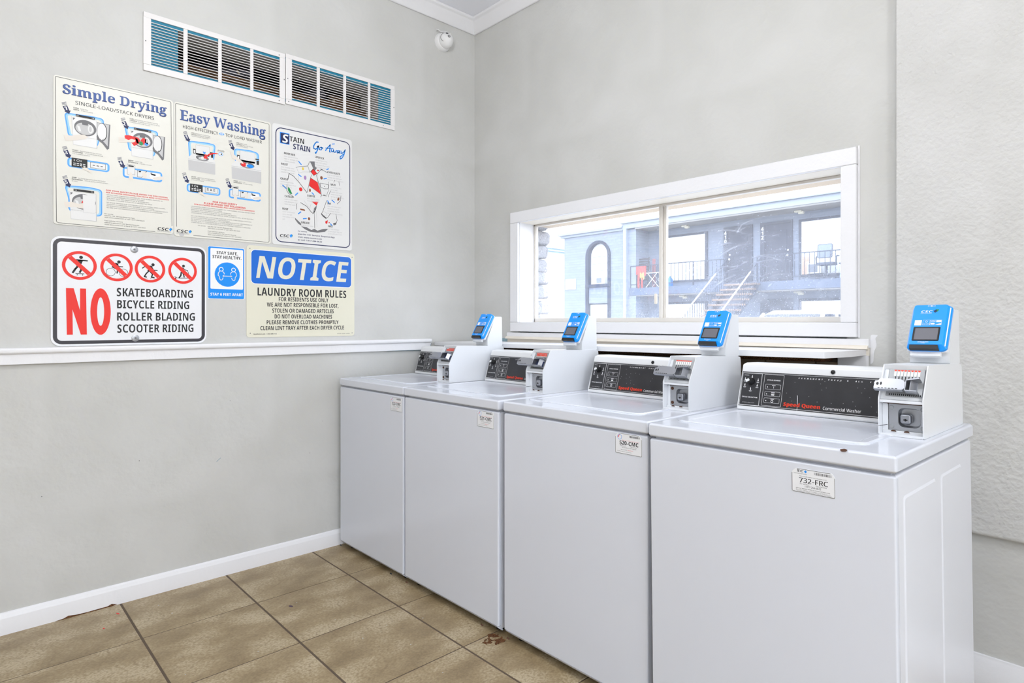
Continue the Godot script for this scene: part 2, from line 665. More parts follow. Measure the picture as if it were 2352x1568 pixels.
func build_room() -> void:
	# left wall with the opening behind the vent grilles
	var st := begin()
	box(st, Vector3(-0.2, 0, -0.15), Vector3(0, 2.355, RZ))
	box(st, Vector3(-0.2, 2.542, -0.15), Vector3(0, RH, RZ))
	box(st, Vector3(-0.2, 2.355, -0.15), Vector3(0, 2.542, 0.712))
	box(st, Vector3(-0.2, 2.355, 1.747), Vector3(0, 2.542, RZ))
	var wl := struct("wall_left", st, M.wall, "light grey plaster wall on the left carrying the signs and vents", "wall")
	build_vent_cavity(wl)
	# window wall
	st = begin()
	box(st, Vector3(0, 0, -0.15), Vector3(RX, 1.1452, 0))
	box(st, Vector3(0, 1.82, -0.15), Vector3(RX, RH, 0))
	box(st, Vector3(0, 1.1452, -0.15), Vector3(0.41, 1.82, 0))
	box(st, Vector3(2.237, 1.1452, -0.15), Vector3(RX, 1.82, 0))
	var wb := struct("wall_back", st, M.wall, "light grey wall behind the washers with the wide low window", "wall")
	st = begin()
	X = Transform3D(Basis(), Vector3(0, 0, 0))
	extrude_x(st, rounded(pts([0.0, 0.507, 0.032, 0.507, 0.032, RH - 0.001, 0.0, RH - 0.001]), 0.014, 4), 2.411, RX)
	part("stucco_panel", st, M.stucco, wb)
	# bricks left bare under the shelf
	var rng := RandomNumberGenerator.new()
	rng.seed = 4
	st = begin()
	box(st, Vector3(0.02, 0.93, 0.0), Vector3(2.222, 1.0855, 0.004))
	part("mortar_bed", st, M.grout, wb)
	for row in 2:
		for i in 11:
			var x0 := 0.03 + i * 0.2 + (0.1 if row == 1 else 0.0)
			st = begin()
			box(st, Vector3(x0, 0.935 + row * 0.062, 0.0), Vector3(minf(x0 + 0.194, 2.220), 0.993 + row * 0.062, 0.010 + rng.randf() * 0.002), 0.002)
			part("brick", st, M.brick_tan, wb)
	build_stones(wb)
	# the two walls behind the camera; the right one opened for added daylight
	st = begin()
	box(st, Vector3(RX, 0, -0.15), Vector3(RX + 0.2, RH, 2.0))
	box(st, Vector3(RX, 0, 3.7), Vector3(RX + 0.2, RH, RZ))
	box(st, Vector3(RX, 2.15, 2.0), Vector3(RX + 0.2, RH, 3.7))
	struct("wall_right", st, M.wall, "light grey wall right of the camera with an added opening for daylight", "wall")
	st = begin()
	box(st, Vector3(-0.2, 0, RZ), Vector3(RX + 0.2, RH, RZ + 0.2))
	struct("wall_front", st, M.wall, "light grey wall behind the camera", "wall")
	st = begin()
	box(st, Vector3(RX - 0.01, 0, 2.0), Vector3(RX + 0.21, 2.15, 2.06), 0.004)
	box(st, Vector3(RX - 0.01, 0, 3.64), Vector3(RX + 0.21, 2.15, 3.7), 0.004)
	box(st, Vector3(RX - 0.01, 2.09, 2.0), Vector3(RX + 0.21, 2.15, 3.7), 0.004)
	struct("door_1", st, M.trim, "white frame of the added daylight opening right of the camera", "door frame")  # unseen doorway added to let daylight in from the side
	st = begin()
	box(st, Vector3(-0.2, RH, -0.15), Vector3(RX + 0.2, RH + 0.2, RZ + 0.2))
	struct("ceiling", st, M.ceiling, "flat white ceiling above the washers", "ceiling")
	build_floor()
	# crown moulding
	st = begin()
	var cp := rounded(pts([0, 3.0706, 0.012, 3.0706, 0.026, 3.09, 0.056, 3.128, 0.072, 3.136, 0.072, 3.15, 0, 3.15]), 0.004, 2)
	extrude_x(st, cp, 0, RX)
	struct("trim_1", st, M.trim, "white crown moulding along the top of the window wall", "moulding")
	st = begin()
	X = Transform3D(Basis(Vector3(0, 0, -1), Vector3(0, 1, 0), Vector3(1, 0, 0)), Vector3.ZERO)
	extrude_x(st, cp, -RZ, 0)
	X = Transform3D.IDENTITY
	struct("trim_2", st, M.trim, "white crown moulding along the top of the left wall", "moulding")
	# chair rail on the left wall: a board with a thicker nosing, mitred at its far end
	st = begin()
	X = Transform3D(Basis(Vector3(0, 0, -1), Vector3(0, 1, 0), Vector3(1, 0, 0)), Vector3.ZERO)
	extrude_x(st, rounded(pts([0, 1.0835, 0.022, 1.0835, 0.028, 1.089, 0.028, 1.102, 0.024, 1.107, 0, 1.107]), 0.003, 2), -RZ, -0.358)
	X = Transform3D.IDENTITY
	var rail := struct("trim_3", st, M.trim, "white chair rail running along the left wall below the signs", "chair rail")
	st = begin()
	X = Transform3D(Basis(Vector3(0, 0, -1), Vector3(0, 1, 0), Vector3(1, 0, 0)), Vector3.ZERO)
	extrude(st, pts([-RZ, 1.046, -0.405, 1.0415, -0.362, 1.062, -0.355, 1.0838, -RZ, 1.0838]), 0.0, 0.017)
	X = Transform3D.IDENTITY
	part("lower_board", st, M.trim, rail)
	st = begin()
	X = Transform3D(Basis(Vector3(0, 0, -1), Vector3(0, 1, 0), Vector3(1, 0, 0)), Vector3.ZERO)
	extrude(st, pts([-0.66, 1.0405, -0.42, 1.0385, -0.395, 1.043, -0.355, 1.066, -0.352, 1.078, -0.36, 1.064, -0.404, 1.0425]), 0.0, 0.013)
	X = Transform3D.IDENTITY
	part("old_paint_line", st, M.teal, rail)
	# baseboards
	st = begin()
	X = Transform3D(Basis(Vector3(0, 0, -1), Vector3(0, 1, 0), Vector3(1, 0, 0)), Vector3.ZERO)
	extrude_x(st, pts([0, 0, 0.013, 0, 0.013, 0.062, 0.012, 0.066, 0.009, 0.07, 0.008, 0.077, 0.004, 0.083, 0, 0.084]), -RZ, 0)
	X = Transform3D.IDENTITY
	var bb := struct("baseboard_left", st, M.trim, "white wooden baseboard at the foot of the left wall", "baseboard")
	st = begin()
	X = Transform3D(Basis(Vector3(0, 0, -1), Vector3(0, 1, 0), Vector3(1, 0, 0)), Vector3.ZERO)
	extrude(st, pts([-2.20, 0.0, -2.0, 0.0, -1.985, 0.003, -2.005, 0.010, -2.02, 0.004, -2.06, 0.004, -2.09, 0.003, -2.13, 0.005, -2.155, 0.009, -2.17, 0.003]), 0.0125, 0.0136)
	X = Transform3D.IDENTITY
	part("rotten_edge", st, M.chip, bb)
	st = begin()
	extrude_x(st, pts([0, 0, 0.016, 0, 0.016, 0.07, 0.013, 0.075, 0.013, 0.09, 0.007, 0.098, 0.006, 0.106, 0, 0.108]), 2.40, RX)
	struct("baseboard_back", st, M.trim, "white baseboard to the right of the washers", "baseboard")

func tile_image() -> ImageTexture:
	var n := 1000
	var a := FastNoiseLite.new()
	a.seed = 3
	a.frequency = 0.0042
	a.fractal_octaves = 5
	a.fractal_gain = 0.5
	var b := FastNoiseLite.new()
	b.seed = 9
	b.frequency = 0.010
	b.fractal_octaves = 4
	b.fractal_type = FastNoiseLite.FRACTAL_RIDGED
	var f := FastNoiseLite.new()
	f.seed = 17
	f.frequency = 0.085
	f.fractal_octaves = 4
	f.fractal_gain = 0.6
	var dark := Color(0.53, 0.455, 0.335)
	var mid := Color(0.635, 0.56, 0.43)
	var light := Color(0.735, 0.67, 0.55)
	var bytes := PackedByteArray()
	bytes.resize(n * n * 3)
	var o := 0
	for y in n:
		for x in n:
			var c := a.get_noise_2d(x * 1.15, y * 0.8)
			var v := b.get_noise_2d(x * 1.2, y * 0.8)
			var s := f.get_noise_2d(x * 1.15, y * 0.85)
			var t := clampf(0.5 + c * 0.85 + s * 0.36, 0.0, 1.0)
			var col: Color = dark.lerp(mid, t * 2.0) if t < 0.5 else mid.lerp(light, t * 2.0 - 1.0)
			var patch := smoothstep(-0.05, 0.35, c) * smoothstep(-0.05, 0.40, s)
			col = col.lerp(Color(0.77, 0.715, 0.61), patch * 0.5)
			var pit := smoothstep(0.0, 0.45, -s) * smoothstep(-0.25, 0.2, c)
			col = col.lerp(Color(0.49, 0.42, 0.31), pit * 0.28)
			var vein := smoothstep(0.55, 0.92, v) * 0.30
			col = col.lerp(Color(0.45, 0.37, 0.265), vein)
			bytes[o] = int(clampf(col.r, 0, 1) * 255.0)
			bytes[o + 1] = int(clampf(col.g, 0, 1) * 255.0)
			bytes[o + 2] = int(clampf(col.b, 0, 1) * 255.0)
			o += 3
	return ImageTexture.create_from_image(Image.create_from_data(n, n, false, Image.FORMAT_RGB8, bytes))

func build_floor() -> void:
	var st := begin()
	box(st, Vector3(-0.2, -0.12, -0.15), Vector3(RX + 0.2, -0.0012, RZ + 0.2))
	var fl := struct("floor", st, std(Color(0.38, 0.325, 0.27), 0.9), "beige stone-look tiled floor with dark grout joints", "floor")
	var m := std(Color.WHITE, 0.42)
	m.albedo_texture = tile_image()
	m.heightmap_enabled = true
	m.heightmap_texture = noise_tex(0.02, 4, 77)
	m.heightmap_scale = 0.08
	var rng := RandomNumberGenerator.new()
	rng.seed = 12
	for i in range(-1, 11):
		for j in range(-3, 9):
			var x0 := maxf(0.4011 + i * 0.4418 + 0.0029, 0.0)
			var x1 := minf(0.4011 + (i + 1) * 0.4418 - 0.0029, RX)
			var z0 := maxf(1.11 + j * 0.4309 + 0.0042, 0.0)
			var z1 := minf(1.11 + (j + 1) * 0.4309 - 0.0042, RZ)
			if x1 - x0 < 0.02 or z1 - z0 < 0.02:
				continue
			var flip := -1.0 if rng.randf() < 0.5 else 1.0
			var u := Vector2(rng.randf_range(0.02, 0.55), rng.randf_range(0.02, 0.55))
			if flip < 0.0:
				u += Vector2(0.43, 0.43)
			u -= Vector2(x0, z0) * 0.95 * flip
			var e := 0.0008
			st = begin()
			var q: Array = [Vector3(x0, -0.0012, z1), Vector3(x1, -0.0012, z1), Vector3(x1, -0.0012, z0), Vector3(x0, -0.0012, z0)]
			var p: Array = [Vector3(x0 + e, 0, z1 - e), Vector3(x1 - e, 0, z1 - e), Vector3(x1 - e, 0, z0 + e), Vector3(x0 + e, 0, z0 + e)]
			tile_quad(st, p, u, flip)
			for k in 4:
				var l := (k + 1) % 4
				tile_quad(st, [q[k], q[l], p[l], p[k]], u, flip)
			part("tile", st, m, fl)

func tile_quad(st: SurfaceTool, p: Array, u: Vector2, flip: float) -> void:
	var n: Vector3 = (p[2] - p[0]).cross(p[3] - p[1]).normalized()
	for k in [0, 2, 1, 0, 3, 2]:
		vt(st, p[k], n, u + Vector2(p[k].x, p[k].z) * 0.95 * flip)

func build_stones(wb: Node3D) -> void:
	# rough stone facing of the outer wall, seen past the glass on the left, and the lintel over the opening
	var rng := RandomNumberGenerator.new()
	rng.seed = 8
	var m := bumpy(std(Color(0.62, 0.62, 0.64), 0.9), noise_tex(0.03, 4, 50, 256), 6.0, 1.2)
	for i in 11:
		var y := 1.13 + i * 0.088
		var st := begin()
		var bulge := 0.385 + rng.randf() * 0.012
		X = Transform3D(Basis.from_euler(Vector3(rng.randf_range(-0.05, 0.05), rng.randf_range(-0.06, 0.06), rng.randf_range(-0.04, 0.04))), Vector3(0.15, y, -0.235))
		box(st, Vector3(-0.25, -0.0425, -0.082), Vector3(bulge - 0.15, 0.0425, 0.078), 0.022)
		X = Transform3D.IDENTITY
		part("stone", st, m, wb)
	var st2 := begin()
	box(st2, Vector3(-0.2, 1.806, -0.31), Vector3(3.2, 1.95, -0.15), 0.004)
	part("lintel", st2, std(Color(0.80, 0.72, 0.62), 0.8), wb)
	st2 = begin()
	box(st2, Vector3(-0.2, 1.02, -0.33), Vector3(3.2, 1.195, -0.15), 0.01)
	part("outer_sill", st2, std(Color(0.85, 0.84, 0.82), 0.8), wb)
	st2 = begin()
	box(st2, Vector3(2.26, 1.1, -0.31), Vector3(3.2, 1.9, -0.15), 0.01)
	part("outer_facing", st2, m, wb)

# ---------------------------------------------------------------- window
func build_window() -> void:
	var st := begin()
	# casing boards, one frame
	var xl := 0.3603
	var xr := 2.2758
	var yb := 1.1513
	var yt := 1.8678
	var il := 0.4273
	var ir := 2.2203
	var ib := 1.2066
	var it := 1.8027
	var w := Node3D.new()
	w.name = "window_1"
	add_child(w)
	w.set_meta("kind", "structure")
	w.set_meta("label", "wide low sliding window with white casing above the washers")
	w.set_meta("category", "window")
	for b in [[xl, it, xr, yt], [xl, yb, xr, ib], [xl, ib, il, it], [ir, ib, xr, it]]:
		st = begin()
		box(st, Vector3(b[0], b[1], 0.0), Vector3(b[2], b[3], 0.02), 0.003)
		part("casing_board", st, M.trim, w)
	st = begin()
	box(st, Vector3(xr, yb - 0.002, 0.0), Vector3(xr + 0.007, yt + 0.006, 0.003), 0.001)
	part("caulk_bead", st, M.trim, w)
	for b in [[il - 0.018, it, ir + 0.018, it + 0.018], [il - 0.018, ib - 0.018, ir + 0.018, ib], [il - 0.018, ib, il, it], [ir, ib, ir + 0.018, it]]:
		st = begin()
		box(st, Vector3(b[0], b[1], -0.149), Vector3(b[2], b[3], -0.0005))
		part("jamb_liner", st, M.trim_cream if b[1] == it else M.trim, w)
	# aluminium slider frame
	var zf := -0.133
	for b in [[il, it - 0.012, ir, it], [il, ib, ir, ib + 0.024], [il, ib, il + 0.012, it], [ir - 0.012, ib, ir, it]]:
		st = begin()
		box(st, Vector3(b[0], b[1], zf - 0.014), Vector3(b[2], b[3], zf + 0.014), 0.002)
		part("track", st, M.frame, w)
	for b in [[1.322, ib + 0.02, 1.340, it - 0.01, 0.004], [1.341, ib + 0.02, 1.356, it - 0.01, -0.010]]:
		st = begin()
		box(st, Vector3(b[0], b[1], zf + b[4] - 0.009), Vector3(b[2], b[3], zf + b[4] + 0.012), 0.002)
		part("mullion", st, M.frame, w)
	st = begin()
	box(st, Vector3(1.296, 1.300, zf + 0.008), Vector3(1.310, 1.352, zf + 0.020), 0.003)
	part("latch", st, M.trim_cream, w)
	st = begin()
	box(st, Vector3(il + 0.010, ib + 0.022, zf + 0.001), Vector3(1.330, it - 0.01, zf + 0.004))
	part("pane", st, M.glass, w)
	st = begin()
	box(st, Vector3(1.350, ib + 0.022, zf - 0.008), Vector3(ir - 0.010, it - 0.01, zf - 0.005))
	part("pane", st, M.glass, w)
	# dust and wiping marks on the glass, with glare haze painted in
	for side in 2:
		var x0: float = il + 0.012 if side == 0 else 1.356
		var x1: float = 1.322 if side == 0 else ir - 0.012
		st = begin()
		var z: float = zf + 0.0048 if side == 0 else zf - 0.0042
		var c: Array = [Vector3(x0, ib + 0.024, z), Vector3(x1, ib + 0.024, z), Vector3(x1, it - 0.012, z), Vector3(x0, it - 0.012, z)]
		var uv: Array = [Vector2(0, 1), Vector2(1, 1), Vector2(1, 0), Vector2(0, 0)]
		for k in [0, 2, 1, 0, 3, 2]:
			vt(st, c[k], Vector3(0, 0, 1), uv[k])
		var m := StandardMaterial3D.new()
		m.albedo_color = Color(1, 1, 1, 1)
		m.albedo_texture = dust_haze_image(side)
		m.texture_repeat = false
		m.transparency = BaseMaterial3D.TRANSPARENCY_ALPHA
		m.roughness = 0.9
		m.backlight_enabled = true
		m.backlight = Color(0.3, 0.3, 0.3)
		part("dust_haze_film", st, m, w)
	# smears of white paint on the wall round the casing
	st = begin()
	flat(st, rounded(pts([2.318, 1.163, 2.345, 1.160, 2.334, 1.15, 2.340, 1.12, 2.330, 1.10, 2.328, 1.06, 2.318, 1.05]), 0.010), 0.0008)
	part("paint_smear", st, M.trim, w)

func dust_haze_image(side: int) -> ImageTexture:
	var w := 520
	var h := 320
	var rng := RandomNumberGenerator.new()
	rng.seed = 70 + side
	var n := FastNoiseLite.new()
	n.seed = 5 + side
	n.frequency = 0.012
	n.fractal_octaves = 4
	var a := PackedFloat32Array()
	a.resize(w * h)
	for y in h:
		for x in w:
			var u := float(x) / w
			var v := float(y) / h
			var base := 0.09 + 0.07 * v  # even pale veil painted in for glare haze
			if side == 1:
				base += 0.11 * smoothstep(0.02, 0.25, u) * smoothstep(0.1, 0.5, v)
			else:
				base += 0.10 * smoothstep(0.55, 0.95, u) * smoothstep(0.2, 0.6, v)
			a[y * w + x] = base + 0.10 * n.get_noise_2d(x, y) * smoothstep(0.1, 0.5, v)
	# speckles
	var count := 2200 if side == 1 else 700
	for i in count:
		var u := rng.randf()
		var v := rng.randf()
		v = 1.0 - v * v * 0.85
		if side == 0:
			u = 1.0 - u * u * 0.5
		var r := rng.randf_range(0.3, 1.1)
		dab(a, w, h, u * w, v * h, r, rng.randf_range(0.1, 0.5))
	# wiping arcs and streaks on the right pane
	if side == 1:
		for i in 110:
			var cx := rng.randf_range(0.26, 0.70) * w
			var cy := rng.randf_range(0.22, 0.85) * h
			var r := rng.randf_range(30, 120)
			var a0 := rng.randf_range(3.3, 4.6)
			var a1 := a0 + rng.randf_range(0.4, 1.2)
			var st := rng.randf_range(0.012, 0.048)
			var th := rng.randf_range(0.6, 2.8)
			var steps := int(r * (a1 - a0))
			for k in steps:
				var t := lerpf(a0, a1, float(k) / steps)
				dab(a, w, h, cx + cos(t) * r * 1.3, cy + sin(t) * r * 0.75 + r * 0.5, th, st * sin(PI * k / steps))
	var bytes := PackedByteArray()
	bytes.resize(w * h * 4)
	for i in w * h:
		bytes[i * 4] = 232
		bytes[i * 4 + 1] = 237
		bytes[i * 4 + 2] = 251
		bytes[i * 4 + 3] = int(clampf(a[i], 0.0, 0.9) * 255.0)
	return ImageTexture.create_from_image(Image.create_from_data(w, h, false, Image.FORMAT_RGBA8, bytes))

func dab(a: PackedFloat32Array, w: int, h: int, x: float, y: float, r: float, s: float) -> void:
	for j in range(maxi(0, int(y - r - 1)), mini(h, int(y + r + 2))):
		for i in range(maxi(0, int(x - r - 1)), mini(w, int(x + r + 2))):
			var d := Vector2(i - x, j - y).length()
			a[j * w + i] += s * clampf(r + 0.5 - d, 0.0, 1.0)

# ---------------------------------------------------------------- shelf under the window
func build_shelf() -> void:
	var st := begin()
	box(st, Vector3(0.33, 1.113, 0.0), Vector3(2.318, 1.1452, 0.018), 0.0015)
	var ap := struct("trim_4", st, M.trim, "white apron board under the window above the shelf", "apron board")
	st = begin()
	extrude_x(st, pts([0.018, 1.108, 0.032, 1.108, 0.03, 1.116, 0.024, 1.121, 0.018, 1.122]), 0.33, 2.316)
	part("quarter_round", st, M.trim_cream, ap)
	st = begin()
	box(st, Vector3(0.33, 1.082, 0.0005), Vector3(2.316, 1.113, 0.014), 0.002)
	part("filler_strip", st, M.trim_cream, ap)
	st = begin()
	box(st, Vector3(0.004, 1.078, 0.0005), Vector3(0.325, 1.109, 0.003))
	part("old_paint_strip", st, M.teal_pale, ap)
	st = begin()
	box(st, Vector3(0.006, 1.084, 0.003), Vector3(0.10, 1.104, 0.0042))
	part("old_turquoise_paint", st, M.teal, ap)
	var t := thing("shelf", "long white painted shelf along the wall under the window behind the washers", "shelf", Vector3.ZERO)
	st = begin()
	X = Transform3D(Basis(), Vector3.ZERO)
	extrude_y(st, rounded(pts([0.022, 0.001, 2.318, 0.001, 2.318, 0.16, 2.285, 0.33, 0.022, 0.33]), 0.006, 2), 1.0865, 1.108)
	part("board", st, M.trim, t)
	st = begin()
	box(st, Vector3(0.03, 1.062, 0.012), Vector3(2.20, 1.0862, 0.12), 0.002)
	part("ledger", st, M.chip, t)
	st = begin()
	box(st, Vector3(2.223, 1.046, 0.0125), Vector3(2.326, 1.0862, 0.03), 0.002)
	part("bracket", st, M.trim, t)
	t.position.y = -0.0222
	t.rotation.z = 0.0089

# ---------------------------------------------------------------- vents
const BAYS1 := [[1.856, 1.726], [1.708, 1.576], [1.560, 1.428], [1.412, 1.282]]
const BAYS2 := [[1.219, 1.084], [1.067, 0.932], [0.915, 0.781], [0.766, 0.633]]

func build_vent_cavity(wl: Node3D) -> void:
	# turquoise paint left on the wall under the grilles
	var st := begin()
	for b in [[1.747, 2.33, 1.872, 2.562], [0.628, 2.335, 0.712, 2.565], [0.712, 2.538, 1.747, 2.562], [0.712, 2.335, 1.747, 2.360]]:
		box(st, Vector3(-0.0004, b[1], b[0]), Vector3(0.0012, b[3], b[2]))
	part("old_turquoise_paint", st, M.teal, wl)
	# the duct space behind
	st = begin()
	box(st, Vector3(-0.75, 2.0, 0.3), Vector3(-0.70, 2.9, 2.2))
	box(st, Vector3(-0.70, 2.2, 0.3), Vector3(-0.2, 2.25, 2.2))
	box(st, Vector3(-0.70, 2.75, 0.3), Vector3(-0.2, 2.8, 2.2))
	box(st, Vector3(-0.75, 2.2, 0.25), Vector3(-0.2, 2.8, 0.3))
	box(st, Vector3(-0.75, 2.2, 2.2), Vector3(-0.2, 2.8, 2.25))
	part("duct_space", st, M.cavity, wl)
	st = begin()
	box(st, Vector3(-0.17, 2.30, 0.60), Vector3(-0.14, 2.452, 1.70), 0.003)
	box(st, Vector3(-0.24, 2.30, 0.72), Vector3(-0.21, 2.52, 0.90), 0.003)
	part("timber", st, M.wood_dark, wl)
	st = begin()
	tube(st, [Vector3(-0.35, 2.36, 1.12), Vector3(-0.33, 2.42, 1.06), Vector3(-0.30, 2.48, 0.99), Vector3(-0.30, 2.55, 0.93)], 0.055, 14)
	tube(st, [Vector3(-0.40, 2.40, 1.75), Vector3(-0.40, 2.50, 1.62), Vector3(-0.42, 2.56, 1.45), Vector3(-0.42, 2.60, 1.30)], 0.075, 14)
	part("duct_pipe", st, M.duct, wl)
	st = begin()
	for p in [Vector3(-0.13, 2.385, 1.665), Vector3(-0.13, 2.377, 1.648), Vector3(-0.13, 2.40, 1.655), Vector3(-0.13, 2.454, 0.92), Vector3(-0.13, 2.47, 1.44), Vector3(-0.13, 2.37, 1.63)]:
		X = Transform3D(Basis.from_euler(Vector3(p.z * 5, p.y * 9, 0.4)), p)
		box(st, Vector3(-0.008, -0.005, -0.013), Vector3(0.008, 0.006, 0.012), 0.004)
	X = Transform3D.IDENTITY
	part("lint_clump", st, std(Color(0.75, 0.70, 0.62), 0.95), wl)

func build_vents() -> void:
	vent(1.8858, 1.2538, 2.3165, 2.5755, BAYS1, "long white louvred vent grille above the two washing instruction signs", [[1.877, 2.447], [1.285, 2.561], [1.259, 2.444], [1.285, 2.33]], 0.0)
	vent(1.2504, 0.6065, 2.3235, 2.581, BAYS2, "white louvred vent grille nearer the room corner, right of the other grille", [[1.241, 2.454], [0.613, 2.456], [0.683, 2.336], [1.236, 2.337]], 0.0035)

func vent(z0: float, z1: float, y0: float, y1: float, bays: Array, label: String, screws: Array, dy: float) -> void:
	var t := thing("vent_grille", label, "vent", Vector3(0.0, y0, z0), "vent grilles")
	var back := Transform3D(Basis(Vector3(0, 0, -1), Vector3(0, 1, 0), Vector3(1, 0, 0)), Vector3(0.0013, 0, 0))
	# local x runs towards the corner, y up from the lower edge, z into the room
	var w := z0 - z1
	var h := y1 - y0
	var ylo := 2.346 + dy - y0
	var yhi := 2.551 + dy * 2.0 - y0
	var st := begin()
	X = back
	var xs: Array = [0.0]
	for b in bays:
		xs.append(z0 - b[0])
		xs.append(z0 - b[1])
	xs.append(w)
	box(st, Vector3(0, 0, 0), Vector3(w, ylo, 0.006), 0.0015)
	box(st, Vector3(0, yhi, 0), Vector3(w, h, 0.006), 0.0015)
	box(st, Vector3(0, ylo, 0), Vector3(xs[1], yhi, 0.006))
	box(st, Vector3(xs[8], ylo, 0), Vector3(w, yhi, 0.006))
	X = Transform3D.IDENTITY
	part("frame", st, M.grille, t)
	for i in [2, 4, 6]:
		st = begin()
		X = back
		box(st, Vector3(xs[i], ylo, 0.0), Vector3(xs[i + 1], yhi, 0.0058), 0.001)
		X = Transform3D.IDENTITY
		part("divider", st, M.grille, t)
	var n := 16
	var step := (yhi - ylo) / n
	for i in 4:
		for k in range(1, n):
			st = begin()
			X = back * Transform3D(Basis(Vector3.RIGHT, 0.5), Vector3(0, ylo + k * step, 0.001))
			box(st, Vector3(xs[1 + i * 2] - 0.0005, -0.0021, -0.006), Vector3(xs[2 + i * 2] + 0.0005, -0.0010, 0.0055))
			box(st, Vector3(xs[1 + i * 2] - 0.0005, -0.0021, 0.0035), Vector3(xs[2 + i * 2] + 0.0005, 0.0010, 0.0055), 0.0005)
			X = Transform3D.IDENTITY
			part("slat", st, M.grille, t)
	for s in screws:
		st = begin()
		lathe_at(st, Vector3(0.0073, s[1] - y0, s[0] - z0), Vector3.RIGHT, pts([0.0028, 0, 0.0028, 0.0006, 0, 0.0012]), 10)
		part("screw", st, M.print_gray, t)

# ---------------------------------------------------------------- security camera
func build_security_camera() -> void:
	var t := thing("security_camera", "white dome security camera on the left wall just below the crown moulding", "camera", Vector3(0, 2.945, 0.262))
	var st := begin()
	lathe_at(st, Vector3.ZERO, Vector3.RIGHT, pts([0.056, 0, 0.056, 0.008, 0.054, 0.016, 0.050, 0.026, 0.046, 0.030, 0, 0.030]), 36)
	part("base", st, M.camwhite, t)
	var f := Vector3(0.76, -0.20, 0.60).normalized()
	st = begin()
	var prof := PackedVector2Array()
	for k in 15:
		var a := -PI / 2 + PI * k / 14.0
		prof.append(Vector2(maxf(cos(a), 0.0), sin(a)) * 0.0475)
	lathe_at(st, Vector3(0.040, 0, 0), f, prof, 36)
	part("shell", st, M.camwhite, t)
	var rt := Vector3(0.62, 0, -0.785)
	var up := rt.cross(-f).normalized() * -1.0
	if up.y < 0.0:
		up = -up
	for q in [[0.17, 0.74], [0.44, 0.36]]:
		st = begin()
		var d: Vector3 = (f * sqrt(1.0 - q[0] * q[0] - q[1] * q[1]) + rt * q[0] + up * q[1]).normalized()
		lathe_at(st, Vector3(0.040, 0, 0) + d * 0.0466, d, pts([0.0088, 0, 0.0088, 0.0014, 0.0068, 0.0022, 0, 0.0022]), 20)
		var l := part("lens", st, M.print_gray, t)
		l.set_meta("label", "grey round lens window")
		st = begin()
		lathe_at(st, Vector3(0.040, 0, 0) + d * 0.0488, d, pts([0.0040, 0, 0.0030, 0.0006, 0, 0.0006]), 14)
		part("lens_glass", st, M.black if q[1] > 0.5 else M.print_light, l)
	st = begin()
	var arc: Array = []
	for k in 15:
		var a := PI * (0.60 + 0.72 * k / 14.0)
		var u := 0.10 + cos(a) * 0.74
		var v := 0.22 + sin(a) * 0.60
		arc.append(Vector3(0.040, 0, 0) + (f * sqrt(maxf(0.0, 1.0 - u * u - v * v)) + rt * u + up * v).normalized() * 0.0472)
	tube(st, arc, 0.0014, 6)
	part("seam", st, M.black, t)
	st = begin()
	tube(st, [Vector3(0.004, 0.058, 0.045), Vector3(0.012, 0.064, 0.050), Vector3(0.020, 0.060, 0.040), Vector3(0.018, 0.056, 0.030), Vector3(0.012, 0.058, 0.018), Vector3(0.010, 0.066, 0.002), Vector3(0.010, 0.074, -0.03), Vector3(0.010, 0.070, -0.058), Vector3(0.006, 0.05, -0.066)], 0.0035, 8)
	part("cable", st, M.camwhite, t)

# ---------------------------------------------------------------- signs on the left wall
func sign_root(n: String, label: String, cat: String, zl: float, yt: float, w: float, h: float, r: float, m: Material, th := 0.0022) -> Array:
	var t := thing(n, label, cat, Vector3(0.0, yt - h, zl))
	var b := Basis(Vector3(0, 0, -1), Vector3(0, 1, 0), Vector3(1, 0, 0))
	var st := begin()
	X = Transform3D(b, Vector3(0.0, h, 0.0))
	var p := PackedVector2Array()
	for q in rrect(0, -h, w, 0, r):
		p.append(q)
	extrude(st, p, 0.0005, th)
	X = Transform3D.IDENTITY
	part("board", st, m, t)
	var sh := Sheet.new(self, t, Transform3D(b, Vector3(th, h, 0.0)))
	return [t, sh]

func std_layers(sh: Sheet) -> void:
	sh.lay("azure_print", M.print_azure, 0.0002)
	sh.lay("pale_blue_print", M.print_sky, 0.0003)
	sh.lay("shade_print", M.print_light, 0.0004)
	sh.lay("machine_print", M.cream_white, 0.0005)
	sh.lay("grey_print", M.print_gray, 0.0006)
	sh.lay("outline_print", M.print_black, 0.0007)
	sh.lay("red_print", M.print_red, 0.0008)
	sh.lay("green_print", M.print_green, 0.0009)
	sh.lay("bright_blue_print", M.sticker_blue, 0.0010)
	sh.lay("hand_print", M.print_skin, 0.0011)
	sh.lay("title_outline_lettering", M.print_navy, 0.0005)
	sh.lay("title_lettering", M.print_blue, 0.0008)
	sh.lay("arrow_print", M.print_navy, 0.0006)
	sh.lay("number_lettering", M.print_white, 0.0009)
	sh.lay("lettering", M.print_black, 0.0006)
	sh.lay("small_lettering", M.print_gray, 0.0005)

func num_arrow(sh: Sheet, x: float, y: float, d: String) -> void:
	for i in 3:
		sh.line("arrow_print", [x + i * 1.0, y + 1 + i * 4.0, x + 15 + i * 1.2, y - 6 + i * 4.2], 1.6)
	sh.pol("arrow_print", [x + 3, y + 14, x + 18, y + 7.5, x + 26, y + 27, x + 30, y + 25.5, x + 25.5, y + 41, x + 9, y + 34, x + 12.5, y + 33])
	sh.txt("number_lettering", d, "sansbold", x + 9.5, x + 19.5, y + 26.5, 13.5, -0.25)

